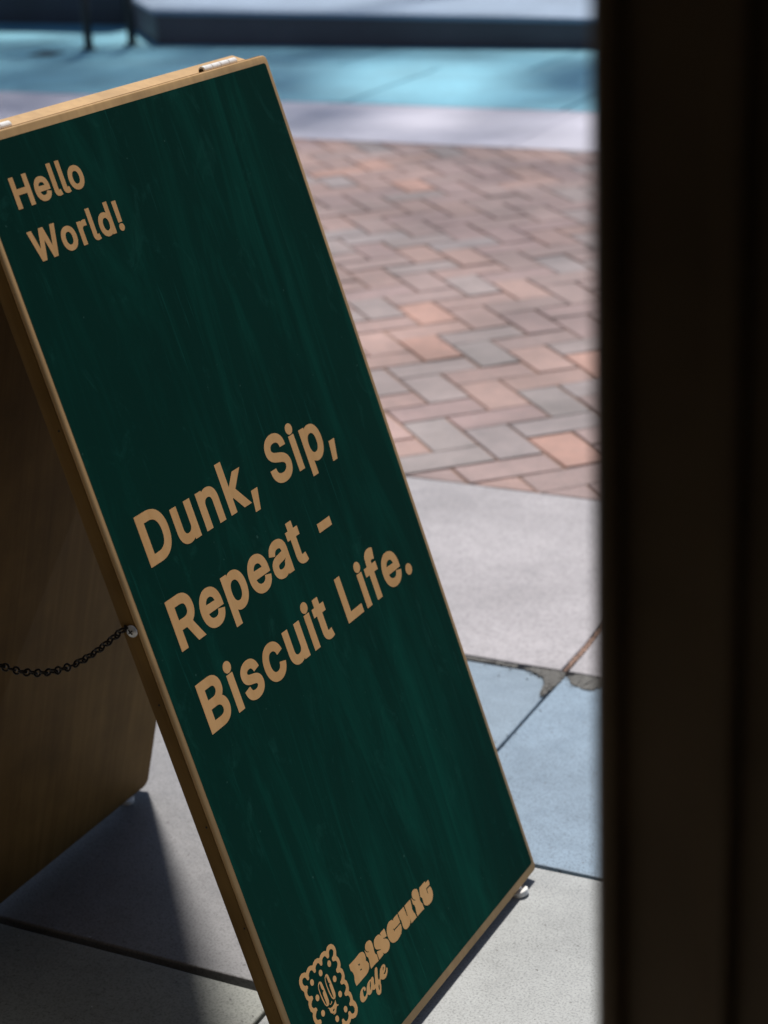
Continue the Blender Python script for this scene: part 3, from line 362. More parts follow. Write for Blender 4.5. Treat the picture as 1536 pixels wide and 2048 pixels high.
    'life': '907,9304 910,9301 1415,9300 1454,9301 1480,9305 1506,9306 1551,9313 1603,9326 1648,9343 1687,9362 1717,9380 1752,9408 1778,9435 1804,9470 1826,9512 1838,9542 1846,9572 1852,9608 1853,9649 1852,9685 1846,9721 1839,9751 1827,9781 1809,9817 1788,9847 1768,9871 1741,9896 1699,9925 1701,9931 1722,9946 1742,9966 1769,10002 1788,10038 1803,10086 1808,10122 1809,10152 1809,10181 1802,10223 1788,10271 1768,10313 1745,10349 1725,10373 1691,10405 1658,10428 1600,10458 1568,10470 1523,10482 1490,10488 1426,10494 915,10495 913,10493|1183,9531 1177,9533 1174,9537 1175,9788 1178,9792 1184,9794 1404,9794 1449,9790 1495,9778 1520,9765 1538,9752 1548,9746 1568,9722 1575,9710 1587,9680 1591,9650 1586,9614 1578,9596 1565,9579 1539,9557 1513,9546 1474,9536 1455,9534 1403,9530|1178,10019 1176,10021 1177,10260 1179,10263 1186,10264 1425,10263 1457,10257 1483,10249 1503,10238 1513,10230 1524,10218 1536,10200 1543,10182 1548,10140 1542,10110 1534,10092 1517,10068 1495,10050 1457,10030 1437,10024 1405,10019/2062,9302 2065,9299 2318,9299 2321,9302 2322,10217 2320,10219 2068,10219 2066,10217|2169,10247 2178,10245 2217,10245 2243,10250 2262,10257 2287,10271 2317,10294 2336,10318 2350,10354 2353,10372 2353,10396 2349,10420 2343,10438 2329,10462 2308,10484 2289,10500 2269,10511 2250,10518 2224,10524 2192,10525 2166,10523 2140,10517 2114,10505 2088,10487 2074,10474 2060,10456 2048,10432 2041,10408 2039,10378 2041,10360 2054,10325 2066,10307 2088,10284 2107,10269 2146,10252/2867,9283 2906,9280 2971,9281 3049,9292 3081,9300 3133,9318 3159,9329 3191,9347 3217,9365 3250,9393 3279,9426 3291,9444 3310,9480 3316,9498 3323,9522 3328,9552 3330,9582 3324,9630 3317,9660 3305,9690 3277,9732 3255,9756 3224,9782 3185,9805 3127,9830 3095,9841 3043,9854 2894,9886 2862,9897 2842,9906 2829,9914 2820,9924 2814,9942 2816,9954 2826,9971 2843,9986 2881,10002 2933,10009 2966,10007 2992,10003 3017,9992 3029,9983 3056,9953 3088,9883 3108,9885 3315,9928 3322,9930 3329,9935 3304,10007 3292,10037 3279,10061 3259,10090 3239,10114 3199,10151 3147,10183 3095,10205 3050,10217 3024,10221 3011,10224 2972,10226 2947,10226 2940,10228 2869,10224 2804,10212 2746,10193 2713,10178 2681,10159 2633,10121 2606,10091 2594,10073 2569,10026 2562,10002 2555,9972 2556,9900 2568,9852 2580,9822 2600,9792 2626,9762 2648,9743 2674,9725 2706,9706 2745,9689 2784,9676 2829,9664 3004,9625 3043,9609 3059,9594 3062,9587 3065,9576 3063,9558 3049,9541 3030,9526 3004,9514 2984,9509 2919,9503 2874,9508 2848,9515 2822,9527 2809,9537 2800,9547 2789,9565 2781,9583 2767,9631 2764,9637 2758,9643 2518,9597 2516,9595 2516,9589 2536,9511 2553,9469 2582,9421 2602,9399 2628,9373 2653,9353 2673,9341 2705,9323 2731,9313 2796,9293 2822,9288/3892,9282 3937,9279 3989,9280 4067,9291 4112,9304 4157,9322 4209,9351 4242,9375 4268,9397 4308,9443 4328,9473 4347,9509 4381,9604 4378,9608 4365,9612 4158,9660 4132,9665 4108,9599 4096,9575 4073,9548 4060,9537 4041,9524 4015,9514 3989,9507 3931,9505 3905,9508 3879,9514 3853,9525 3833,9538 3813,9557 3786,9593 3767,9635 3753,9689 3749,9749 3753,9809 3761,9851 3779,9898 3793,9922 3806,9940 3840,9972 3873,9989 3892,9995 3918,9999 3957,10002 4002,9995 4022,9989 4048,9977 4067,9963 4089,9940 4101,9922 4109,9904 4123,9856 4127,9850 4132,9846 4201,9862 4376,9904 4373,9922 4355,9975 4342,10005 4322,10041 4296,10077 4255,10120 4223,10145 4164,10179 4119,10198 4054,10216 4015,10223 3983,10225 3944,10226 3892,10224 3840,10217 3795,10205 3750,10188 3711,10169 3665,10140 3628,10108 3604,10084 3585,10060 3567,10036 3542,9994 3520,9947 3508,9911 3495,9857 3492,9821 3488,9803 3487,9767 3488,9701 3492,9683 3495,9648 3508,9594 3521,9558 3540,9516 3572,9462 3612,9414 3652,9377 3704,9340 3755,9315 3801,9299 3853,9287/4872,9287 4885,9285 4930,9284 4963,9285 5002,9291 5054,9303 5093,9319 5125,9337 5131,9338 5134,9334 5134,9298 5138,9294 5385,9294 5388,9298 5387,10208 5384,10214 5131,10214 5128,10208 5127,9652 5120,9616 5114,9598 5101,9574 5081,9550 5053,9531 5021,9518 4982,9511 4937,9512 4911,9518 4891,9526 4872,9537 4858,9550 4838,9580 4831,9598 4824,9628 4823,9652 4823,10209 4820,10215 4567,10215 4564,10209 4564,9629 4565,9599 4570,9563 4579,9521 4592,9485 4609,9449 4624,9425 4642,9401 4679,9365 4703,9345 4723,9333 4775,9309 4814,9297 4840,9291/5632,9297 5635,9294 5889,9293 5892,9296 5889,10212 5887,10214 5634,10215 5632,10213|5736,10242 5744,10240 5783,10241 5809,10246 5829,10253 5854,10266 5883,10290 5902,10314 5916,10350 5919,10368 5919,10392 5915,10416 5909,10434 5895,10457 5874,10480 5854,10496 5835,10507 5815,10514 5789,10520 5757,10521 5731,10519 5705,10513 5679,10501 5653,10483 5639,10470 5625,10452 5613,10428 5606,10404 5605,10374 5607,10356 5620,10320 5632,10302 5654,10280 5673,10264 5712,10247/6410,9287 6456,9284 6488,9284 6527,9286 6560,9291 6586,9298 6624,9309 6636,9316 6588,9520 6585,9523 6507,9511 6455,9508 6436,9512 6430,9520 6427,9532 6425,9556 6424,9987 6428,9991 6597,9991 6604,9993 6605,10209 6596,10212 6428,10212 6423,10215 6423,10382 6423,10406 6414,10409 6168,10410 6164,10407 6164,10215 6155,10212 6032,10212 6029,10209 6030,9994 6032,9992 6156,9992 6162,9990 6164,9988 6165,9545 6167,9503 6181,9449 6194,9419 6218,9383 6248,9352 6274,9333 6293,9322 6332,9304 6358,9296/7355,9294 7358,9291 8164,9290 8173,9293 8172,9515 8170,9519 8163,9521 7630,9521 7624,9523 7621,9527 7620,9977 7617,10485 7614,10487 7354,10488 7352,10486/8368,9292 8371,9289 8625,9289 8628,9292 8623,10209 8621,10211 8367,10211 8365,10209|8469,10239 8478,10237 8517,10237 8542,10243 8562,10249 8587,10263 8616,10287 8635,10311 8649,10347 8652,10365 8652,10388 8648,10412 8642,10430 8628,10454 8606,10477 8587,10493 8567,10503 8548,10511 8522,10517 8489,10518 8463,10516 8437,10510 8411,10498 8386,10480 8371,10467 8358,10449 8346,10425 8339,10401 8337,10371 8339,10353 8352,10317 8364,10299 8386,10276 8406,10261 8445,10244/8939,9292 8946,9289 9193,9288 9199,9291 9196,9981 9198,9987 9202,9989 9391,9988 9395,9992 9393,10208 9390,10210 9201,10210 9195,10214 9194,10250 9199,10274 9205,10286 9214,10294 9227,10300 9253,10302 9292,10300 9370,10278 9372,10280 9379,10292 9436,10557 9438,10569 9420,10578 9368,10595 9303,10608 9238,10611 9180,10607 9128,10595 9095,10583 9050,10560 9018,10536 8977,10492 8959,10462 8951,10444 8938,10322 8936,10292 8934,10286 8935,10215 8928,10211 8766,10211 8764,10209 8763,9993 8767,9989 8929,9989 8934,9987 8936,9981/9952,9272 9998,9269 10057,9270 10135,9282 10200,9300 10239,9317 10271,9335 10326,9374 10357,9404 10376,9428 10396,9458 10408,9482 10442,9572 10439,9575 10419,9580 10315,9604 10211,9628 10191,9629 10155,9554 10132,9530 10114,9517 10088,9506 10055,9498 10016,9494 9971,9497 9938,9504 9905,9516 9886,9528 9868,9543 9844,9567 9832,9585 9819,9609 9808,9645 9814,9651 10432,9650 10438,9656 10437,9782 10433,9842 10427,9872 10412,9932 10393,9979 10359,10039 10321,10087 10272,10131 10233,10156 10188,10180 10122,10202 10057,10215 9999,10218 9992,10220 9927,10216 9882,10208 9843,10198 9791,10179 9739,10151 9713,10133 9689,10112 9646,10070 9614,10028 9590,9987 9576,9957 9557,9903 9544,9843 9542,9813 9537,9795 9538,9693 9545,9639 9558,9585 9571,9549 9593,9501 9623,9453 9652,9417 9669,9399 9719,9357 9757,9332 9809,9306 9842,9294 9887,9282 9913,9277|10092,9854 10079,9856 9949,9858 9936,9860 9897,9860 9890,9862 9812,9864 9809,9866 9816,9884 9829,9908 9841,9926 9872,9956 9903,9976 9935,9988 9968,9994 10013,9994 10046,9988 10065,9982 10091,9969 10114,9950 10126,9938 10139,9920 10153,9896 10166,9860 10166,9854 10164,9852/10766,9279 10792,9276 10825,9277 10851,9283 10890,9301 10916,9321 10937,9345 10956,9381 10963,9411 10962,9447 10955,9477 10943,9501 10930,9519 10913,9537 10894,9552 10875,9563 10849,9573 10823,9579 10790,9581 10751,9576 10718,9564 10699,9552 10680,9536 10658,9513 10639,9477 10633,9453 10633,9405 10639,9381 10659,9345 10681,9320 10707,9301 10727,9291',
    'bis': '2716,2351 2988,2344 3234,2357 3320,2343 3382,2316 3421,2266 3434,2195 3420,2127 3384,2072 3431,2018 3457,1952 3442,1892 3399,1842 3315,1799 3215,1784 3087,1785 2926,1782 2815,1782 2716,1784 2709,1881 2726,1955 2762,2017 2765,2083 2744,2160 2705,2195 2704,2272|3047,2170 3115,2158 3117,2123 3065,2120|3057,2024 3127,2015 3125,1983 3063,1986/3536,2355 3580,2397 3659,2418 3751,2410 3811,2380 3845,2334 3854,2261 3844,2164 3824,2073 3823,2014 3844,1972 3872,1950 3875,1897 3863,1784 3675,1795 3476,1790 3478,1854 3497,1944 3519,2034 3509,2091 3473,2133 3473,2214 3475,2312 3501,2255 3534,2209 3617,2169 3623,2179 3547,2228 3525,2282 3520,2322/4502,2295 4511,2200 4504,2092 4439,2095 4346,2124 4336,2110 4420,2067 4485,2016 4517,1955 4521,1883 4492,1831 4431,1780 4341,1756 4247,1765 4193,1784 4155,1815 4125,1849 4134,1794 4066,1791 3904,1785 3907,1886 3908,1975 3935,2000 4009,1973 4091,1949 4096,1966 4014,2006 3941,2043 3894,2108 3896,2184 3918,2240 3973,2293 4062,2317 4160,2316 4240,2290 4290,2217 4281,2292/5215,2294 5213,2191 5219,2091 5209,2057 4908,2054 4862,2085 4846,2073 4867,2044 4863,2004 4887,1999 4902,2025 4927,2023 5214,2019 5206,1933 5170,1866 5104,1809 4996,1777 4864,1758 4754,1771 4660,1806 4586,1870 4545,1972 4536,2081 4563,2169 4605,2231 4680,2291 4777,2321 4901,2305 4949,2277 4974,2230 4982,2286/5255,2292 5566,2290 5580,2025 5608,2015 5620,2293 5931,2291 5921,2206 5903,2110 5877,2037 5900,1953 5932,1899 5953,1777 5651,1776 5674,1885 5617,1817 5548,1778 5451,1764 5356,1776 5289,1829 5267,1897 5274,1981 5285,2062 5262,2119 5260,2181/6067,2352 6110,2398 6184,2418 6278,2401 6341,2365 6369,2314 6369,2243 6359,2152 6331,2061 6338,1995 6381,1922 6377,1857 6378,1776 6183,1782 6001,1775 6000,1860 6019,1938 6039,1997 6031,2072 5987,2124 5988,2202 6001,2301 6035,2229 6073,2183 6152,2145 6159,2155 6082,2206 6049,2274/6957,2275 6967,2211 6949,2144 6754,2149 6745,2126 6741,2003 6768,1995 6777,2100 6792,2110 6945,2103 6972,2038 6978,1953 6955,1868 6893,1795 6809,1753 6691,1740 6577,1757 6497,1797 6438,1867 6440,1946 6451,2028 6422,2084 6392,2097 6408,2177 6446,2262 6486,2319 6794,2325 6804,2278',
    'cafe_c': '2932,1512 2971,1499 3007,1513 3018,1549 2990,1598 2936,1617 2867,1614 2798,1592 2741,1549 2697,1491 2677,1432 2688,1368 2731,1323 2793,1306 2861,1307 2937,1320 2992,1351 3019,1377 3004,1429 2958,1400 2905,1383 2859,1394 2845,1442 2860,1504 2877,1550 2907,1574 2934,1565 2943,1538',
    'cafe_a': '3003,1437 3047,1502 3102,1554 3177,1595 3268,1610 3340,1595 3380,1614 3424,1608 3439,1570 3428,1520 3393,1448 3378,1393 3424,1407 3426,1340 3393,1311 3329,1307 3275,1329 3242,1360 3197,1324 3131,1307 3060,1322 3021,1364 3015,1386|3262,1571 3291,1553 3256,1481 3178,1396 3164,1405 3194,1484',
    'cafe_f': '3681,1715 3706,1682 3695,1638 3653,1562 3605,1462 3604,1419 3628,1394 3666,1410 3683,1363 3645,1314 3633,1249 3586,1170 3532,1102 3474,1087 3411,1105 3368,1153 3362,1215 3387,1292 3412,1349 3446,1429 3516,1574 3581,1679 3635,1718|3551,1321 3566,1283 3539,1213 3500,1176 3491,1214 3505,1278',
    'cafe_e': '4015,1596 4044,1557 4034,1512 3991,1459 3926,1425 3873,1418 3888,1390 3935,1376 3992,1399 4056,1462 4083,1461 4092,1433 4047,1366 3985,1317 3902,1287 3810,1296 3738,1333 3701,1370 3672,1377 3666,1410 3715,1481 3769,1550 3823,1589 3902,1614 3964,1613|3941,1569 3967,1546 3927,1497 3884,1476 3897,1515',
    'emb': '809,2817 764,2883 753,2957 759,3042 796,3108 868,3164 960,3185 1069,3154 1127,3111 1185,3148 1271,3174 1361,3158 1439,3117 1502,3158 1594,3175 1685,3159 1765,3111 1819,3147 1915,3168 2009,3155 2081,3108 2162,3168 2251,3177 2345,3147 2415,3080 2445,2999 2434,2904 2380,2805 2430,2724 2439,2627 2419,2548 2373,2496 2427,2418 2436,2320 2420,2239 2374,2181 2428,2102 2435,2000 2417,1920 2376,1865 2422,1790 2431,1692 2413,1611 2425,1576 2470,1509 2482,1435 2476,1350 2439,1284 2367,1228 2274,1207 2165,1238 2107,1281 2049,1243 1962,1218 1871,1233 1794,1275 1731,1234 1638,1217 1547,1232 1467,1281 1413,1246 1317,1224 1222,1237 1150,1284 1069,1224 980,1215 886,1245 816,1313 786,1394 797,1490 852,1588 801,1670 792,1767 813,1846 859,1898 806,1976 797,2073 813,2155 858,2213 805,2292 799,2393 817,2474 858,2529 812,2603 803,2701 821,2781|936,2768 991,2776 1017,2816 995,2858 937,2876 891,2927 875,2993 899,3045 946,3071 1015,3057 1050,3019 1065,2965 1093,2931 1141,2929 1169,2957 1173,2999 1214,3041 1282,3067 1350,3048 1380,3002 1390,2957 1414,2931 1466,2933 1487,2965 1493,3006 1552,3049 1622,3063 1668,3041 1696,2990 1709,2948 1736,2927 1781,2933 1802,2965 1822,3021 1881,3053 1962,3052 2004,3007 2023,2957 2055,2928 2113,2937 2131,2971 2156,3024 2193,3059 2266,3059 2321,3016 2337,2962 2294,2897 2255,2869 2198,2863 2179,2818 2197,2767 2237,2749 2290,2734 2329,2682 2325,2628 2285,2584 2248,2560 2197,2546 2182,2492 2206,2449 2248,2434 2298,2414 2327,2364 2323,2309 2283,2265 2241,2234 2185,2222 2185,2165 2214,2130 2252,2124 2300,2100 2331,2036 2316,1982 2268,1942 2189,1912 2181,1859 2210,1824 2255,1811 2301,1785 2324,1724 2320,1670 2272,1630 2297,1625 2242,1617 2216,1577 2239,1535 2296,1516 2343,1465 2359,1399 2335,1347 2288,1320 2218,1335 2183,1373 2168,1427 2140,1461 2092,1463 2064,1436 2060,1393 2019,1351 1951,1325 1883,1344 1853,1390 1843,1436 1819,1462 1767,1460 1746,1427 1739,1386 1681,1343 1610,1329 1564,1352 1536,1402 1523,1444 1496,1466 1451,1460 1430,1427 1410,1372 1351,1339 1270,1340 1227,1385 1209,1436 1176,1465 1119,1456 1100,1422 1076,1368 1038,1334 966,1334 910,1376 894,1431 938,1497 977,1524 1033,1530 1053,1576 1034,1627 994,1645 942,1660 903,1712 907,1766 947,1810 984,1834 1035,1848 1050,1902 1026,1945 984,1959 935,1980 905,2030 910,2085 949,2129 991,2160 1047,2172 1048,2229 1018,2264 980,2270 933,2293 902,2358 917,2412 965,2451 1044,2482 1052,2535 1023,2570 978,2582 932,2609 909,2669 914,2723 961,2763|2106,2804 2099,2837 2078,2864 2048,2879 2015,2879 1985,2864 1964,2838 1957,2805 1964,2772 1985,2745 2015,2730 2048,2730 2078,2745 2098,2771|1691,2807 1684,2840 1663,2867 1633,2882 1600,2882 1570,2867 1549,2841 1542,2808 1549,2775 1570,2748 1600,2733 1633,2733 1663,2748 1684,2774|1280,2806 1273,2839 1252,2866 1222,2881 1189,2881 1159,2866 1138,2840 1131,2807 1138,2774 1159,2747 1188,2732 1222,2732 1252,2747 1272,2773|2104,2397 2097,2430 2076,2457 2046,2472 2013,2472 1983,2457 1962,2431 1955,2398 1962,2364 1983,2338 2013,2323 2046,2323 2076,2337 2097,2364|2105,1990 2098,2023 2077,2050 2047,2065 2014,2065 1984,2050 1963,2024 1956,1990 1963,1957 1984,1931 2014,1916 2047,1916 2077,1930 2098,1957|1273,2404 1266,2437 1246,2464 1216,2478 1183,2479 1153,2464 1132,2437 1124,2404 1132,2371 1152,2344 1182,2329 1215,2329 1245,2344 1266,2371|2103,1582 2096,1615 2075,1642 2045,1657 2012,1657 1982,1643 1961,1616 1954,1583 1961,1550 1982,1523 2011,1508 2045,1508 2075,1522 2095,1549|1274,1994 1266,2028 1246,2054 1216,2069 1183,2069 1153,2055 1132,2028 1124,1995 1132,1962 1152,1935 1182,1920 1215,1920 1245,1935 1266,1961|1689,1584 1682,1617 1661,1644 1632,1659 1598,1659 1568,1645 1548,1618 1540,1585 1547,1552 1568,1525 1598,1510 1631,1510 1661,1524 1682,1551|1273,1586 1266,1619 1245,1646 1215,1661 1182,1661 1152,1647 1131,1620 1124,1587 1131,1554 1152,1527 1182,1512 1215,1512 1245,1526 1266,1553|1489,2660 1529,2613 1544,2480 1556,2281 1554,2124 1527,2051 1476,2020 1410,2045 1366,2117 1337,2259 1329,2433 1342,2560 1382,2636 1442,2667|1444,2638 1454,2592 1446,2518 1459,2460 1502,2416 1441,2386 1431,2325 1437,2163 1433,2064 1400,2107 1376,2257 1358,2415 1364,2547 1393,2607|1817,2661 1846,2612 1863,2465 1875,2265 1872,2119 1844,2046 1790,2011 1723,2036 1683,2100 1654,2243 1651,2426 1664,2553 1700,2633 1761,2669|1769,2636 1765,2582 1769,2511 1772,2453 1811,2418 1767,2399 1762,2312 1760,2154 1759,2059 1723,2098 1694,2241 1680,2408 1686,2540 1713,2613|1794,1986 1777,1928 1779,1870 1838,1833 1825,1813 1765,1833 1701,1783 1667,1747 1597,1752 1516,1786 1468,1838 1460,1889 1461,1951 1418,1995 1459,1980 1512,1935 1601,1914 1697,1933 1758,1963|1578,1848 1631,1849 1655,1823 1599,1801 1564,1812|1646,2044 1648,2009 1589,1989 1540,2008 1527,2051 1555,2016 1597,2007|1537,1755 1639,1753 1674,1743 1638,1720 1561,1729',
}

# ------------------------------------------------------------------ ground and paving
g = mesh_obj('ground', [(-300, -300, -0.06), (300, -300, -0.06), (300, 300, -0.06), (-300, 300, -0.06)], [(0, 1, 2, 3)], M_GROUND)
tag(g, 'dark ground under the paving', kind='structure')

def rough_poly(x0, y0, x1, y1, amp=0.0012, step=0.09, rnd=random):
    P = []
    C4 = [(x0, y0), (x1, y0), (x1, y1), (x0, y1)]
    for i in range(4):
        a, b = Vector(C4[i]), Vector(C4[(i + 1) % 4])
        n = max(2, int((b - a).length / step))
        nv = Vector((-(b - a).normalized().y, (b - a).normalized().x))
        for k in range(n):
            q = a + (b - a) * (k / n)
            if k: q = q + nv * rnd.uniform(-amp * 0.2, amp)
            else: q = q + ((Vector(((x0 + x1) / 2, (y0 + y1) / 2)) - q).normalized()) * 0.002
            P.append(tuple(q))
    return P

def slab(name, x0, y0, x1, y1, mat, parent, tint=(1, 1, 1), z=0.0, thick=0.044, amp=0.0012, bev=0.0025):
    P = rough_poly(x0, y0, x1, y1, amp)
    V, F = prism_data(P, [(z - thick, 0), (z - bev, 0), (z - bev * 0.3, bev * 0.35), (z, bev)])
    o = mesh_obj(name, V, F, mat, parent)
    o.color = (*tint, 1)
    return o

pav = mesh_obj('pavement', [(-7, 0.91, -0.045), (4, 0.91, -0.045), (4, 2.81, -0.045), (-7, 2.81, -0.045)], [(0, 1, 2, 3)], M_BED)
tag(pav, 'pale grey paving slabs outside the doorway', kind='structure')
# columns of slabs 0.6 m wide with staggered cross joints
XJ = [-4.71, -4.11, -3.51, -2.91, -2.31, -1.71, -1.110, -0.51, 0.09, 0.69, 1.29, 1.9]
YJ = {-1.71: [0.91, 1.809, 2.45, 2.806], -1.110: [0.91, 1.30, 2.216, 2.806], -0.51: [0.91, 1.78, 2.806]}
for i in range(len(XJ) - 1):
    x0, x1 = XJ[i], XJ[i + 1]
    ys = YJ.get(x0, [0.91, 1.35 + 0.3 * (i % 2), 2.15 + 0.25 * (i % 2), 2.806])
    for j in range(len(ys) - 1):
        gx = 0.0022
        ga = 0.0065 if abs(ys[j] - 1.809) < 0.01 else 0.0022
        gb = 0.0065 if abs(ys[j + 1] - 1.809) < 0.01 else (0.004 if j == len(ys) - 2 else 0.0022)
        t = random.uniform(0.9, 1.05)
        tint = (t, t, t)
        if x0 == -1.110 and j == 2: tint = (0.60, 0.80, 1.02)
        elif x0 == -1.110 and j == 1: tint = (1.02, 1.02, 1.0)
        elif x0 == -1.71 and j == 1: tint = (0.66, 0.63, 0.64)
        elif x0 == -1.71 and j == 2: tint = (0.60, 0.77, 0.95)
        elif x0 == -1.71 and j == 0: tint = (0.80, 0.80, 0.72)
        slab('paving_slab', x0 + gx, ys[j] + ga, x1 - gx, ys[j + 1] - gb, M_SLAB, pav, tint, z=random.uniform(-0.0012, 0.0012))

kb = mesh_obj('kerb', [(-9, 2.812, -0.034), (4, 2.812, -0.034), (4, 3.615, -0.034), (-9, 3.615, -0.034)], [(0, 1, 2, 3)], M_BED_BRICK)
tag(kb, 'broad pale kerb stones between slabs and brick paving', kind='structure')
kx = [-8.4, -7.2, -6.0, -4.8, -3.6, -2.4, -1.114, 0.1, 1.3, 2.5]
for i in range(len(kx) - 1):
    t = random.uniform(0.95, 1.04)
    slab('kerb_stone', kx[i] + 0.005, 2.818, kx[i + 1] - 0.005, 3.612, M_KERB, kb, (t, t, t * 1.01), z=0.002, amp=0.003)

def rubble(name, pts, z, mat, parent, seed):
    """broken mortar: jagged crust plus small crumbs standing proud of the joint"""
    r = random.Random(seed)
    P = []
    for i in range(len(pts)):
        a, c = Vector(pts[i]), Vector(pts[(i + 1) % len(pts)])
        n = max(1, int((c - a).length / 0.006))
        for k in range(n):
            q = a.lerp(c, k / n); P.append((q.x + r.uniform(-0.0022, 0.0022), q.y + r.uniform(-0.0022, 0.0022)))
    q = bmesh.new()
    top = [q.verts.new((p[0], p[1], z + r.uniform(0.0002, 0.0012))) for p in P]
    q.faces.new(top)
    bmesh.ops.triangulate(q, faces=list(q.faces))
    bmesh.ops.subdivide_edges(q, edges=list(q.edges), cuts=2)
    for v in q.verts: v.co.z += r.uniform(-0.0008, 0.0016)
    o = bm_obj(name, q, mat, parent, Matrix.Identity(4))
    return o
rubble('mortar_patch', [(-1.185, 2.801), (-1.160, 2.793), (-1.138, 2.780), (-1.126, 2.755), (-1.117, 2.705), (-1.110, 2.735), (-1.104, 2.775), (-1.106, 2.812), (-1.13, 2.814), (-1.17, 2.811)], 0.0014, M_MORTAR, pav, 1)
rubble('mortar_patch', [(-1.100, 2.800), (-1.088, 2.776), (-1.062, 2.762), (-1.040, 2.766), (-1.030, 2.785), (-1.022, 2.803), (-1.03, 2.812), (-1.06, 2.813), (-1.09, 2.812)], 0.0014, M_MORTAR, pav, 2)
rubble('mortar_patch', [(-1.40, 2.807), (-1.33, 2.804), (-1.27, 2.802), (-1.195, 2.800), (-1.195, 2.812), (-1.30, 2.813), (-1.39, 2.812)], 0.0010, M_MORTAR, pav, 3)
rubble('mortar_patch', [(-1.118, 2.82), (-1.110, 2.82), (-1.108, 2.95), (-1.109, 3.10), (-1.116, 3.10), (-1.119, 2.95)], 0.0, M_BED_BRICK, kb, 4)
rc = random.Random(9); V, F = [], []
for i in range(150):
    t = rc.random()
    if t < 0.6: x, y = rc.gauss(-1.09, 0.06), rc.gauss(2.795, 0.014)
    elif t < 0.8: x, y = -1.11 + rc.gauss(0, 0.006), rc.uniform(2.35, 2.80)
    else: x, y = rc.uniform(-1.6, -0.7), 2.811 + rc.gauss(0, 0.008)
    s = rc.uniform(0.0008, 0.0026)
    n0 = len(V); a = rc.uniform(0, 6.28)
    for k in range(5):
        V.append((x + s * math.cos(a + k * 1.257) * rc.uniform(0.7, 1.2), y + s * math.sin(a + k * 1.257) * rc.uniform(0.7, 1.2), 0.001))
    V.append((x, y, 0.001 + s * rc.uniform(0.6, 1.2)))
    F += [(n0 + k, n0 + (k + 1) % 5, n0 + 5) for k in range(5)]
o = mesh_obj('crumbs', V, F, M_MORTAR, pav); o['kind'] = 'stuff'

# ---- herringbone brick paving
BY0, BY1 = 3.621, 7.27
bp = mesh_obj('brick_pavement', [(-9, 3.618, -0.0048), (4, 3.618, -0.0048), (4, 7.275, -0.0048), (-9, 7.275, -0.0048)], [(0, 1, 2, 3)], M_BED_BRICK)
tag(bp, 'red and grey brick paving laid in herringbone', kind='structure')
PITCH = 0.1145
S2 = math.sqrt(0.5)
A_DIR = Vector((S2, -S2)); B_DIR = Vector((S2, S2))
ctr = Vector((-1.6886, 3.904))                    # middle of one brick lying along A
O = ctr - A_DIR * PITCH - B_DIR * (PITCH / 2)     # its corner
def clip(P, yv, keep_above):
    out = []
    for i in range(len(P)):
        a, b = P[i], P[(i + 1) % len(P)]
        ia = (a[1] >= yv) == keep_above; ib = (b[1] >= yv) == keep_above
        if ia: out.append(a)
        if ia != ib:
            t = (yv - a[1]) / (b[1] - a[1]); out.append((a[0] + (b[0] - a[0]) * t, yv))
    return out
ORANGE = [(-2.206, 4.569), (-2.188, 4.947), (-1.55, 3.93), (-2.335, 5.287), (-2.935, 5.459), (-2.744, 6.42), (-2.522, 5.644)]
GREY = [(-2.333, 4.944), (-1.693, 4.265), (-1.866, 3.917), (-1.775, 3.73), (-2.009, 4.59), (-1.84, 4.624), (-2.479, 5.316)]
PAL = [((0.345, 0.245, 0.235), 5), ((0.385, 0.25, 0.228), 4.5), ((0.33, 0.28, 0.28), 3), ((0.335, 0.228, 0.226), 3), ((0.42, 0.265, 0.23), 2.2), ((0.305, 0.275, 0.285), 1.6), ((0.53, 0.285, 0.22), 0.8)]
rb = random.Random(21)
def pick():
    t = rb.uniform(0, sum(w for _, w in PAL))
    for c, w in PAL:
        t -= w
        if t <= 0: return c
    return PAL[0][0]
def in_view(p):
    d = Vector((p[0], p[1], 0)) - Vector((0, 0, 1.46939))
    z = d.dot(FWD)
    px = 768 + 3878.6 * d.dot(RIGHT) / z; py = 1024 + 3878.6 * d.dot(DOWN) / z
    edge = 526 + (py - 125) * 0.338
    return edge - 55 < px < 1232 and py > -20
GAP = 0.0034
cand = []
for i in range(-60, 61):
    for j in range(-40, 41):
        base = (i + 2 * j, i - 2 * j)
        for kind, (a0, b0, a1, b1) in (('h', (0, 0, 2, 1)), ('v', (-1, 0, 0, 2))):
            R4 = [(base[0] + a0, base[1] + b0), (base[0] + a1, base[1] + b0), (base[0] + a1, base[1] + b1), (base[0] + a0, base[1] + b1)]
            cx = O + A_DIR * (base[0] + (a0 + a1) / 2) * PITCH + B_DIR * (base[1] + (b0 + b1) / 2) * PITCH
            if not (-6.5 < cx.x < 0.5 and BY0 - 0.2 < cx.y < BY1 + 0.2): continue
            sgn = [(1, 1), (-1, 1), (-1, -1), (1, -1)]
            P = []
            for (a, b), (sa, sb) in zip(R4, sgn):
                q = O + A_DIR * (a * PITCH + sa * GAP) + B_DIR * (b * PITCH + sb * GAP)
                P.append((q.x, q.y))
            Q = clip(clip(P, BY0, True), BY1, False)
            if len(Q) < 3 or abs(area2(Q)) < 0.0009: continue
            cand.append((cx, Q, kind, len(Q) == 4 and abs(abs(area2(Q)) - abs(area2(P))) < 1e-7))
def special(c):
    for lst, col in ((ORANGE, (0.52, 0.275, 0.21)), (GREY, (0.31, 0.285, 0.288))):
        for p in lst:
            if (Vector(p) - c).length < 0.062: return col
    return None
seen = [c for c in cand if in_view(c[0])]
rest = [c for c in cand if not in_view(c[0])]
seen.sort(key=lambda c: c[0].length)
print('bricks in view', len(seen), 'others', len(rest))
rest += seen[300:]; seen = seen[:300]
brick_mesh = {}
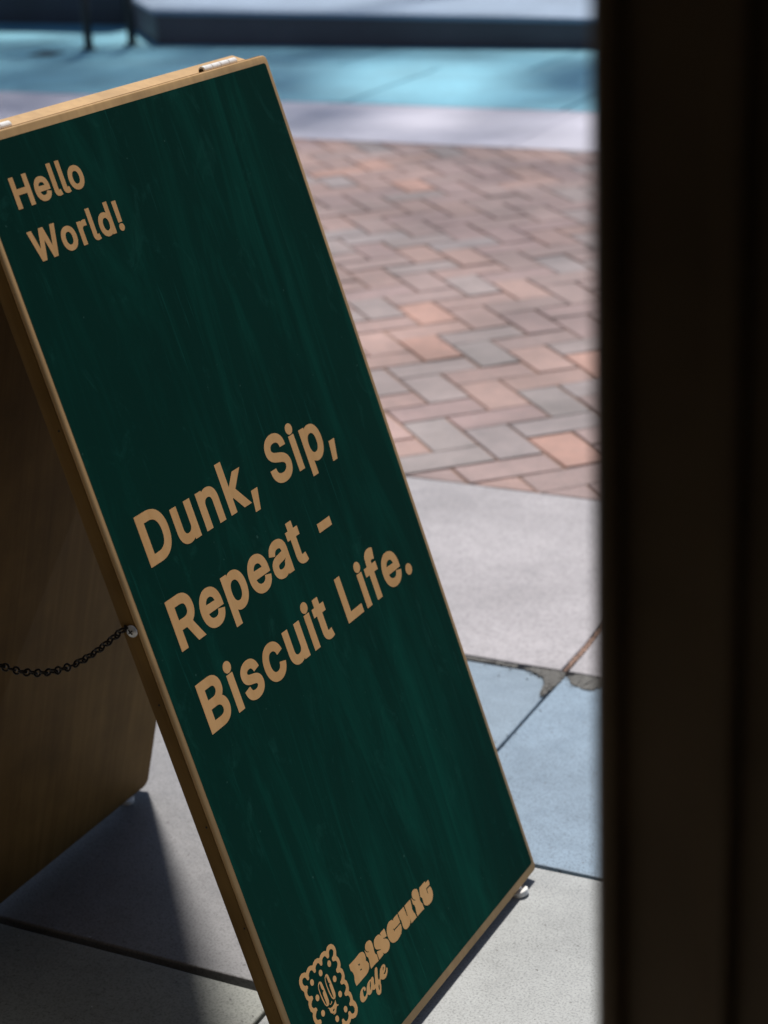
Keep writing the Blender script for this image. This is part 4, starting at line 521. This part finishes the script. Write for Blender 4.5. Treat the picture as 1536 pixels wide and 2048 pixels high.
def brick_rings(z): return [(z - 0.02, 0), (z - 0.0035, 0), (z - 0.001, 0.0012), (z, 0.0042)]
for c, Q, kind, whole in seen:
    col = special(c) or pick()
    col = tuple(0.70 * x + 0.30 * y for x, y in zip(col, (0.345, 0.235, 0.222)))
    v = rb.uniform(0.86, 1.02); col = tuple(x * v for x in col)
    zz = rb.uniform(-0.0015, 0.0015)
    Lq = [(q[0] - c.x, q[1] - c.y) for q in Q]
    if whole:
        key = kind
        if key not in brick_mesh:
            V, F = prism_data(Lq, brick_rings(0))
            me = bpy.data.meshes.new('brick'); me.from_pydata(V, [], F); me.update(); me.materials.append(M_BRICK)
            brick_mesh[key] = me
        me = brick_mesh[key]
    else:
        V, F = prism_data(Lq, brick_rings(0))
        me = bpy.data.meshes.new('cut_brick'); me.from_pydata(V, [], F); me.update(); me.materials.append(M_BRICK)
    o = bpy.data.objects.new('brick', me)
    o.color = (*col, 1)
    mw = Matrix.Translation((c.x, c.y, zz)) @ Matrix.Rotation(rb.uniform(-0.012, 0.012), 4, 'X') @ Matrix.Rotation(rb.uniform(-0.012, 0.012), 4, 'Y')
    place(o, bp, mw)
V, F = [], []
for c, Q, kind, whole in rest:
    v, f = prism_data(Q, brick_rings(rb.uniform(-0.0015, 0.0015)))
    n0 = len(V); V += v; F += [tuple(i + n0 for i in ff) for ff in f]
o = mesh_obj('brick_field', V, F, M_BRICK, bp)
o.color = (0.35, 0.245, 0.235, 1); o['kind'] = 'stuff'

# ---- band and blue paving beyond
band = mesh_obj('stone_band', [(-12, 7.278, -0.02), (4, 7.278, -0.02), (4, 8.14, -0.02), (-12, 8.14, -0.02)], [(0, 1, 2, 3)], M_BED_BRICK)
tag(band, 'smooth lilac grey stone band beyond the bricks', kind='structure')
x = -11.5
while x < 2.5:
    t = random.uniform(0.93, 1.05)
    slab('band_slab', x + 0.001, 7.282, x + 1.199, 8.136, M_BAND, band, (t, t, t))
    x += 1.2
road = mesh_obj('plaza', [(-30, 8.144, -0.02), (12, 8.144, -0.02), (12, 40, -0.02), (-30, 40, -0.02)], [(0, 1, 2, 3)], M_BED)
tag(road, 'bluish paved square at the back', kind='structure')
for j in range(4):
    y0 = 8.148 + j * 1.1
    for i in range(15):
        x0 = -14.2 + i * 1.1 + (0.5 if j % 2 else 0)
        t = random.uniform(0.93, 1.06)
        slab('plaza_slab', x0 + 0.006, y0 + 0.004, x0 + 1.094, y0 + 1.092, M_TEAL, road, (t, t, t))

# slot drain cut in the square
drain = mesh_obj('drain_cover', *box_data(-6.95, 9.30, -0.02, -6.80, 9.46, 0.004), M_POST)
drain.matrix_basis = Matrix.Identity(4)
tag(drain, 'small dark drain cover set in the blue paving', 'drain cover')

# ---- low stone ledge at the back
def wedge(name, P, z0, zt, mat, parent, bev):
    q = bmesh.new()
    lo = [q.verts.new((p[0], p[1], z)) for p, z in zip(P, z0)]
    hi = [q.verts.new((p[0], p[1], z)) for p, z in zip(P, zt)]
    q.faces.new(lo[::-1]); q.faces.new(hi)
    for i in range(4): q.faces.new((lo[i], lo[(i + 1) % 4], hi[(i + 1) % 4], hi[i]))
    bmesh.ops.bevel(q, geom=list(q.edges), offset=bev, segments=2, affect='EDGES')
    return bm_obj(name, q, mat, parent, Matrix.Identity(4))
led = empty('stone_ledge', (-4.0, 10.6, 0))
tag(led, 'low wide stone ledge with shade coloured into its front at the back of the square', 'ledge')
P = [(-6.40, 9.805), (-1.2, 10.17), (-1.2, 13.0), (-8.9, 12.6)]
P2 = [(-6.385, 9.818), (-1.22, 10.183), (-1.22, 12.98), (-8.87, 12.58)]
wedge('shaded_riser', P2, [-0.03] * 4, [0.172, 0.100, 0.100, 0.172], M_RISER_SHADE, led, 0.006)
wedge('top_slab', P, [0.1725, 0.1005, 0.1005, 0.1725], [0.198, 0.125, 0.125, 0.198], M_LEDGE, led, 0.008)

# ---- dark wall and posts at the back left
wl = mesh_obj('granite_wall', *box_data(-13.0, 10.62, -0.03, -7.15, 11.1, 0.9), M_DARKWALL)
tag(wl, 'dark granite wall at the far left behind the steel posts', 'wall')
for i, (x, y) in enumerate(((-6.705, 9.57), (-6.555, 9.80))):
    V, F = lathe_data([(0.05, 0.0), (0.05, 0.006), (0.026, 0.008), (0.024, 0.5), (0.024, 0.93), (0.020, 0.95), (0.008, 0.957)], 20)
    o = mesh_obj('bollard', V, F, M_POST, None, Matrix.Translation((x, y, 0)), smooth=False)
    tag(o, ['slim black post nearer the dark wall, left of the pair', 'slim black post next to the stone ledge, right of the pair'][i], 'post', 'slim posts on the blue square')

# ---- unseen tree added for light: half-shade on far paving, gaps for bright patches
PATCH = [
 [(-5.0, 9.35), (-4.0, 9.6), (-3.45, 8.3), (-4.45, 8.2)],
 [(-4.15, 8.02), (-3.45, 8.12), (-3.35, 7.55), (-3.75, 7.38)],
 [(-3.30, 8.15), (-2.5, 8.3), (-2.3, 7.15), (-2.95, 7.2)],
 [(-3.66, 7.20), (-3.25, 7.27), (-3.15, 7.02), (-3.5, 6.85)],
 [(-2.80, 6.90), (-2.1, 6.9), (-2.0, 6.40), (-2.6, 6.5)],
]
def inside(P, x, y):
    c = False
    for i in range(len(P)):
        (x0, y0), (x1, y1) = P[i - 1], P[i]
        if (y0 > y) != (y1 > y) and x < x0 + (y - y0) * (x1 - x0) / (y1 - y0): c = not c
    return c
tree = empty('added_shade_tree', (-5.4, 13.6, 0))
tag(tree, 'added unseen tree beyond the stone ledge, crown gaps shaped for sun patches', 'tree')
sx, sy = -SUN_FROM.x / SUN_FROM.z, -SUN_FROM.y / SUN_FROM.z
rt = random.Random(11)
V, F = [], []
while len(V) < 4 * 3900:
    gx, gy = rt.uniform(-11.5, 0.5), rt.uniform(5.0, 9.9)
    dens = min(1.0, max(0.0, (gy - 5.0) / 3.2)) ** 1.2 * (0.4 if gy < 7.2 else 1.0)
    if rt.random() > dens: continue
    if any(inside(P, gx, gy) for P in PATCH): continue  # no leaves where their shadow would cover a bright patch
    cz = 5.9 + rt.gauss(0, 0.35) - 0.02 * ((gx + 5.4) ** 2)
    cx, cy = gx - sx * cz, gy - sy * cz
    s = rt.uniform(0.075, 0.125)
    d = Vector((rt.gauss(0, 1), rt.gauss(0, 1), rt.gauss(0, 0.5))).normalized()
    e = d.cross(Vector((rt.gauss(0, 0.5), rt.gauss(0, 0.5), 1))).normalized()
    c0 = Vector((cx, cy, cz)); n0 = len(V)
    V += [c0 - d * s, c0 + e * s * 0.62, c0 + d * s, c0 - e * s * 0.62]
    F.append((n0, n0 + 1, n0 + 2, n0 + 3))
mesh_obj('crown', V, F, M_LEAF, tree, Matrix.Identity(4))
V, F = [], []
def addt(pts, r0, r1):
    n = len(pts); v, f = tube_data(pts, 1.0, 10)
    for i in range(n):
        r = r0 + (r1 - r0) * i / (n - 1); c = Vector(pts[i])
        for k in range(10): v[i * 10 + k] = tuple(c + (Vector(v[i * 10 + k]) - c) * r)
    n0 = len(V); V.extend(v); F.extend(tuple(q + n0 for q in ff) for ff in f)
addt([(-5.4, 13.6, -0.05), (-5.42, 13.57, 1.2), (-5.36, 13.5, 2.4), (-5.45, 13.4, 3.6), (-5.5, 13.3, 4.9)], 0.22, 0.10)
for ex, ey, ez in ((-9.8, 11.5, 5.6), (-8.4, 14.2, 5.9), (-3.0, 14.4, 5.9), (-2.6, 11.6, 6.0), (-6.6, 10.0, 5.8), (-6.0, 15.0, 6.0)):
    a = Vector((-5.46, 13.38, 3.8)); c = Vector((ex, ey, ez))
    mid = a.lerp(c, 0.5) + Vector((0, 0, -0.35))
    addt([a, a.lerp(mid, 0.5) + Vector((0, 0, 0.1)), mid, mid.lerp(c, 0.5) + Vector((0.1, -0.1, 0.1)), c], 0.085, 0.015)
mesh_obj('trunk', V, F, M_BARK, tree, Matrix.Identity(4), smooth=True)

# ------------------------------------------------------------------ building round the camera
bld = empty('cafe_building', (1.0, 0.8, 0))
tag(bld, 'dark cafe front whose doorway frames the view', 'building')
def bpart(name, *a, mat=M_WALL): return mesh_obj(name, *box_data(*a), mat, bld, Matrix.Identity(4))
bpart('wall', -0.095, 0.74, -0.05, 5.0, 0.905, 8.5)
bpart('wall', -7.0, 0.74, -0.05, -1.655, 0.905, 8.5)
bpart('wall', -1.65, 0.745, 2.405, -0.10, 0.90, 8.5)
bpart('side_wall', 2.4, -3.5, -0.05, 2.55, 0.735, 3.0, mat=M_INT)
bpart('side_wall', -3.6, -3.5, -0.05, -3.45, 0.735, 3.0, mat=M_INT)
bpart('back_wall', -3.6, -3.7, -0.05, 2.55, -3.505, 3.0, mat=M_INT)
bpart('ceiling', -3.6, -3.7, 3.005, 2.55, 0.735, 3.12, mat=M_INT)
bpart('floor', -3.44, -3.5, -0.05, 2.39, 0.735, -0.002, mat=M_INT)
bpart('threshold', -1.65, 0.74, -0.05, -0.098, 0.904, 0.004, mat=M_FRAME)
df = empty('door_frame', (-0.2, 0.8, 0))
tag(df, 'dark door frame very close on the right edge', 'door frame')
JP = [(-0.2675, 0.722), (-0.2650, 0.7195), (-0.2585, 0.7195), (-0.2565, 0.7215), (-0.2555, 0.7285), (-0.2165, 0.7285), (-0.2155, 0.7195), (-0.2135, 0.7175), (-0.2055, 0.7175), (-0.2035, 0.7195), (-0.2025, 0.7265), (-0.10, 0.7265), (-0.10, 0.901), (-0.2675, 0.901)]
JP = [(x - 0.0038 if x < -0.15 else x, y) for x, y in JP]
V, F = prism_data(JP, [(0.005, 0), (2.40, 0)])
mesh_obj('jamb', V, F, M_FRAME, df, Matrix.Identity(4))
V, F = prism_data([(-1.75 - p[0], p[1]) for p in JP], [(0.005, 0), (2.40, 0)])
mesh_obj('jamb', V, F, M_FRAME, df, Matrix.Identity(4))
mesh_obj('head', *box_data(-1.482, 0.725, 2.30, -0.2725, 0.9, 2.402), M_FRAME, df, Matrix.Identity(4))

# ------------------------------------------------------------------ the A-frame sign
W, H = 0.60, 1.15054
U = Vector((0.0184839, 0.9998292, 0))
TH = 0.30780814
N0 = Vector((U.y, -U.x, 0))
UP = Vector((0, 0, math.cos(TH))) - N0 * math.sin(TH)
NN = U.cross(UP)
BL = Vector((-0.92580832, 1.58085817, 0.026))
def frame(o, x, y, z):
    mm = Matrix((x, y, z)).transposed().to_4x4(); mm.translation = o; return mm
FM = frame(BL, U, UP, NN)
TK = 0.023
sign = empty('sandwich_board', tuple(BL + U * W / 2 - N0 * 0.32 - Vector((0, 0, 0.026))))
tag(sign, 'green sandwich board with tan lettering and wooden edges on the paving', 'sign')
def rr_panel(name, x0, y0, x1, y1, r, zlo, zhi, bev, mat, mw, parent=sign):
    P = round_rect(x0, y0, x1, y1, r, 6)
    V, F = prism_data(P, [(zlo, bev), (zlo + bev * 0.3, bev * 0.3), (zlo + bev, 0), (zhi - bev, 0), (zhi - bev * 0.3, bev * 0.3), (zhi, bev)])
    o = mesh_obj(name, V, F, mat, parent, mw)
    for p in o.data.polygons: p.use_smooth = True
    o.data.set_sharp_from_angle(angle=math.radians(50))
    return o
front = rr_panel('front_panel', -0.009, -0.012, W + 0.008, H + 0.010, 0.008, -TK, -0.0042, 0.0015, M_WOOD_SHADE, FM)
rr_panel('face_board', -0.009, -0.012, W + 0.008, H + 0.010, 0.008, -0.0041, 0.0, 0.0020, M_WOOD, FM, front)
face_P = round_rect(0.0, 0.0, W, H, 0.004, 4)
V, F = prism_data(face_P, [(0.00005, 0), (0.00025, 0.0)])
mesh_obj('painted_face', V, F, M_GREEN, front, FM)
# back panel
hinge = BL + UP * (H + 0.010) - NN * (TK + 0.0002)
b0 = BL - N0 * 0.6523; b0.z = 0.008
b0 = b0 - U * 0.0
dirb = (hinge - b0); dirb -= U * dirb.dot(U); LB = dirb.length; UPB = dirb.normalized()
NB = U.cross(UPB)
BM = frame(b0, U, UPB, NB)
back = rr_panel('back_panel', -0.009, 0.0, W + 0.008, LB - 0.0010, 0.012, -TK, 0.0, 0.0012, M_WOOD_SHADE, BM)
V, F = prism_data(round_rect(0.001, LB - 0.0009, W - 0.002, LB + 0.0006, 0.0003, 2), [(-TK, 0), (-0.0001, 0)])
mesh_obj('lit_top_strip', V, F, M_WOOD, back, BM)  # thin strip added so the sunlit top stays pale over the shade-toned wood
V, F = prism_data(round_rect(0.001, H + 0.0101, W - 0.002, H + 0.0108, 0.0003, 2), [(-TK - 0.0001, 0), (-0.003, 0)])
mesh_obj('lit_top_strip', V, F, M_WOOD, front, FM)  # same pale strip for the lit top of the front panel
# hinges along the top
for x0 in (0.0255, 0.490):
    hm = frame(hinge + U * x0 + Vector((0, 0, 0.0035)) - N0 * 0.0005, UPB.cross(U), UPB, U)
    hroot = None
    for k in range(4):
        a, b = 0.0002 + k * 0.0195, (k + 1) * 0.0195 - 0.0006
        if k == 0: a -= 0.0008
        rr = 0.0050
        V, F = lathe_data([(rr - 0.0007, a), (rr, a + 0.0006), (rr, b - 0.0006), (rr - 0.0007, b)], 20)
        if hroot is None:
            hroot = mesh_obj('hinge', V, F, M_WHITE, sign, hm, smooth=False)
        else:
            mesh_obj('knuckle', V, F, M_WHITE, hroot, hm)
    V, F = lathe_data([(0.0024, -0.003), (0.0026, 0.001), (0.0026, 0.077)], 14)
    mesh_obj('pin', V, F, M_BLACK, hroot, hm)
# feet
def foot(mw):
    V, F = lathe_data([(0.0110, -0.0135), (0.0122, -0.0125), (0.0122, -0.0065), (0.0112, -0.0055), (0.004, -0.005), (0.004, 0.002)], 24)
    o = mesh_obj('foot', V, F, M_WHITE, sign, mw)
    for p in o.data.polygons: p.use_smooth = True
    o.data.set_sharp_from_angle(angle=math.radians(35))
for x in (0.05, W - 0.042):
    q = BL + U * x - UP * 0.012 - NN * 0.007
    foot(frame(q, U, UP.cross(U), UP))
    q = b0 + U * x - NB * 0.006 + UPB * 0.006
    foot(frame(q, U, UPB.cross(U), UPB))
# screws with washer heads on the left edges, and the chain
def screw(o, axis, upv):
    z = axis.normalized(); x = (upv - z * upv.dot(z)).normalized(); y = z.cross(x)
    mm = frame(o, x, y, z)
    V, F = lathe_data([(0.0068, 0.0), (0.0072, 0.0006), (0.0068, 0.0014), (0.0052, 0.0022), (0.0050, 0.0026), (0.0030, 0.0034), (0.001, 0.0036)], 24)
    s = mesh_obj('screw', V, F, M_STEEL, sign, mm)
    for p in s.data.polygons: p.use_smooth = True
    s.data.set_sharp_from_angle(angle=math.radians(30))
    for a in (0.4, 0.4 + math.pi / 2):
        V, F = box_data(-0.0032, -0.0008, 0.0028, 0.0032, 0.0008, 0.00395)
        mesh_obj('cross_slot', V, F, M_HOLE, s, mm @ Matrix.Rotation(a, 4, 'Z'))
    return s
S1 = BL - U * 0.009 + UP * 0.6163 - NN * 0.0095
screw(S1 - U * 0.0004, -U, UP)
tB = (S1.z - b0.z) / UPB.z
S2_ = b0 + UPB * tB - U * 0.009 - NB * 0.011
screw(S2_ - U * 0.0004, -U, UPB)
for t, z in [(0.847, -0.0085), (0.5280, -0.0105), (0.3786, -0.0078), (0.252, -0.007)]:
    V, F = lathe_data([(0.0013, 0.0), (0.0012, 0.00025)], 10)
    mesh_obj('nail', V, F, M_HOLE, front, frame(BL - U * 0.0091 + UP * t + NN * z, UP, (-U).cross(UP), -U))
# hanging chain: parabola between the two screws
pa = Vector((-1.1300, 1.5740, 0.6128)); pb = Vector((S2_.x + 0.008, S2_.y - 0.003, 0.6128))
mid_z = 0.5355
def cpt(t):
    p = pa.lerp(pb, t)
    s = 4 * t * (1 - t)
    p.z = pa.z - (pa.z - mid_z) * (s ** 1.08)
    p.y -= 0.002
    return p
pts = [cpt(i / 400) for i in range(401)]
cum = [0.0]
for i in range(400): cum.append(cum[-1] + (pts[i + 1] - pts[i]).length)
def at_len(s):
    s = max(0, min(cum[-1], s))
    for i in range(400):
        if cum[i + 1] >= s:
            t = (s - cum[i]) / max(1e-9, cum[i + 1] - cum[i]); return pts[i].lerp(pts[i + 1], t)
    return pts[-1]
chain = empty('chain', tuple(cpt(0.5)))
COL.objects.unlink(chain); place(chain, sign, Matrix.Translation(cpt(0.5)))
nl = int(round(cum[-1] / 0.0148)); pitch = cum[-1] / nl
# jack-chain link: two wire loops at right angles joined in the middle
WR = 0.00125
def link_data():
    V, F = [], []
    def add(vf):
        n0 = len(V); V.extend(vf[0]); F.extend(tuple(i + n0 for i in f) for f in vf[1])
    Lh = pitch / 2
    a = []
    for k in range(12):
        t = 2 * math.pi * k / 12
        a.append((-Lh * 0.62 + 0.0046 * math.cos(t), 0.0040 * math.sin(t), 0))
    add(tube_data(a, WR, 6, True))
    b = []
    for k in range(12):
        t = 2 * math.pi * k / 12
        b.append((Lh * 0.62 + 0.0046 * math.cos(t), 0, 0.0040 * math.sin(t)))
    add(tube_data(b, WR, 6, True))
    return V, F
lv, lf = link_data()
lme = bpy.data.meshes.new('link'); lme.from_pydata(lv, [], lf); lme.update(); lme.materials.append(M_BLACK)
for p in lme.polygons: p.use_smooth = True
rl = random.Random(5)
for i in range(nl):
    p0, p1 = at_len(i * pitch), at_len((i + 1) * pitch)
    x = (p1 - p0).normalized(); y = Vector((0, 1, 0)); y = (y - x * y.dot(x)).normalized(); z = x.cross(y)
    mm = frame((p0 + p1) / 2, x, y, z) @ Matrix.Rotation(rl.uniform(-0.35, 0.35) + 0.5, 4, 'X')
    o = bpy.data.objects.new('link', lme); place(o, chain, mm)
V, F = tube_data([S1 - U * 0.001, S1 - U * 0.0015 + (pa - S1) * 0.5 + Vector((0, 0, 0.0025)), pa + Vector((0, 0, 0.003)), pa, pa + Vector((0.003, 0, -0.003)), S1 - U * 0.001 + Vector((0, 0, -0.002))], WR, 6)
mesh_obj('end_loop', V, F, M_BLACK, chain, Matrix.Identity(4), smooth=True)

# ---- lettering and emblem painted on the face
def flat_shape(name, data, z, parent, mat=M_LETTER, label=None):
    cu = bpy.data.curves.new(name, 'CURVE'); cu.dimensions = '2D'; cu.fill_mode = 'BOTH'; cu.extrude = 0.00004
    for part in data.split('|'):
        P = [tuple(int(v) / 20000.0 for v in q.split(',')) for q in part.split()]
        s = cu.splines.new('POLY'); s.points.add(len(P) - 1)
        for pt, q in zip(s.points, P): pt.co = (q[0], q[1], 0, 1)
        s.use_cyclic_u = True
    tmp = bpy.data.objects.new('tmp', cu); COL.objects.link(tmp)
    dg = bpy.context.evaluated_depsgraph_get()
    me = bpy.data.meshes.new_from_object(tmp.evaluated_get(dg))
    bpy.data.objects.remove(tmp); bpy.data.curves.remove(cu)
    me.name = name; me.materials.clear(); me.materials.append(mat)
    o = bpy.data.objects.new(name, me)
    mw = FM.copy(); mw.translation = BL + NN * z
    place(o, parent, mw)
    if label: o['label'] = label
    return o
for key in ('hello', 'world', 'dunk', 'repeat', 'life', 'bis'):
    for q, d in enumerate(GLYPHS[key].split('/')):
        flat_shape('letter', d, 0.00035, front)
for i, k in enumerate('cafe'):
    flat_shape('letter', GLYPHS['cafe_' + k], 0.00035 + 0.00003 * i, front)
flat_shape('biscuit_emblem', GLYPHS['emb'], 0.00035, front, label='scalloped biscuit emblem outlined in tan')
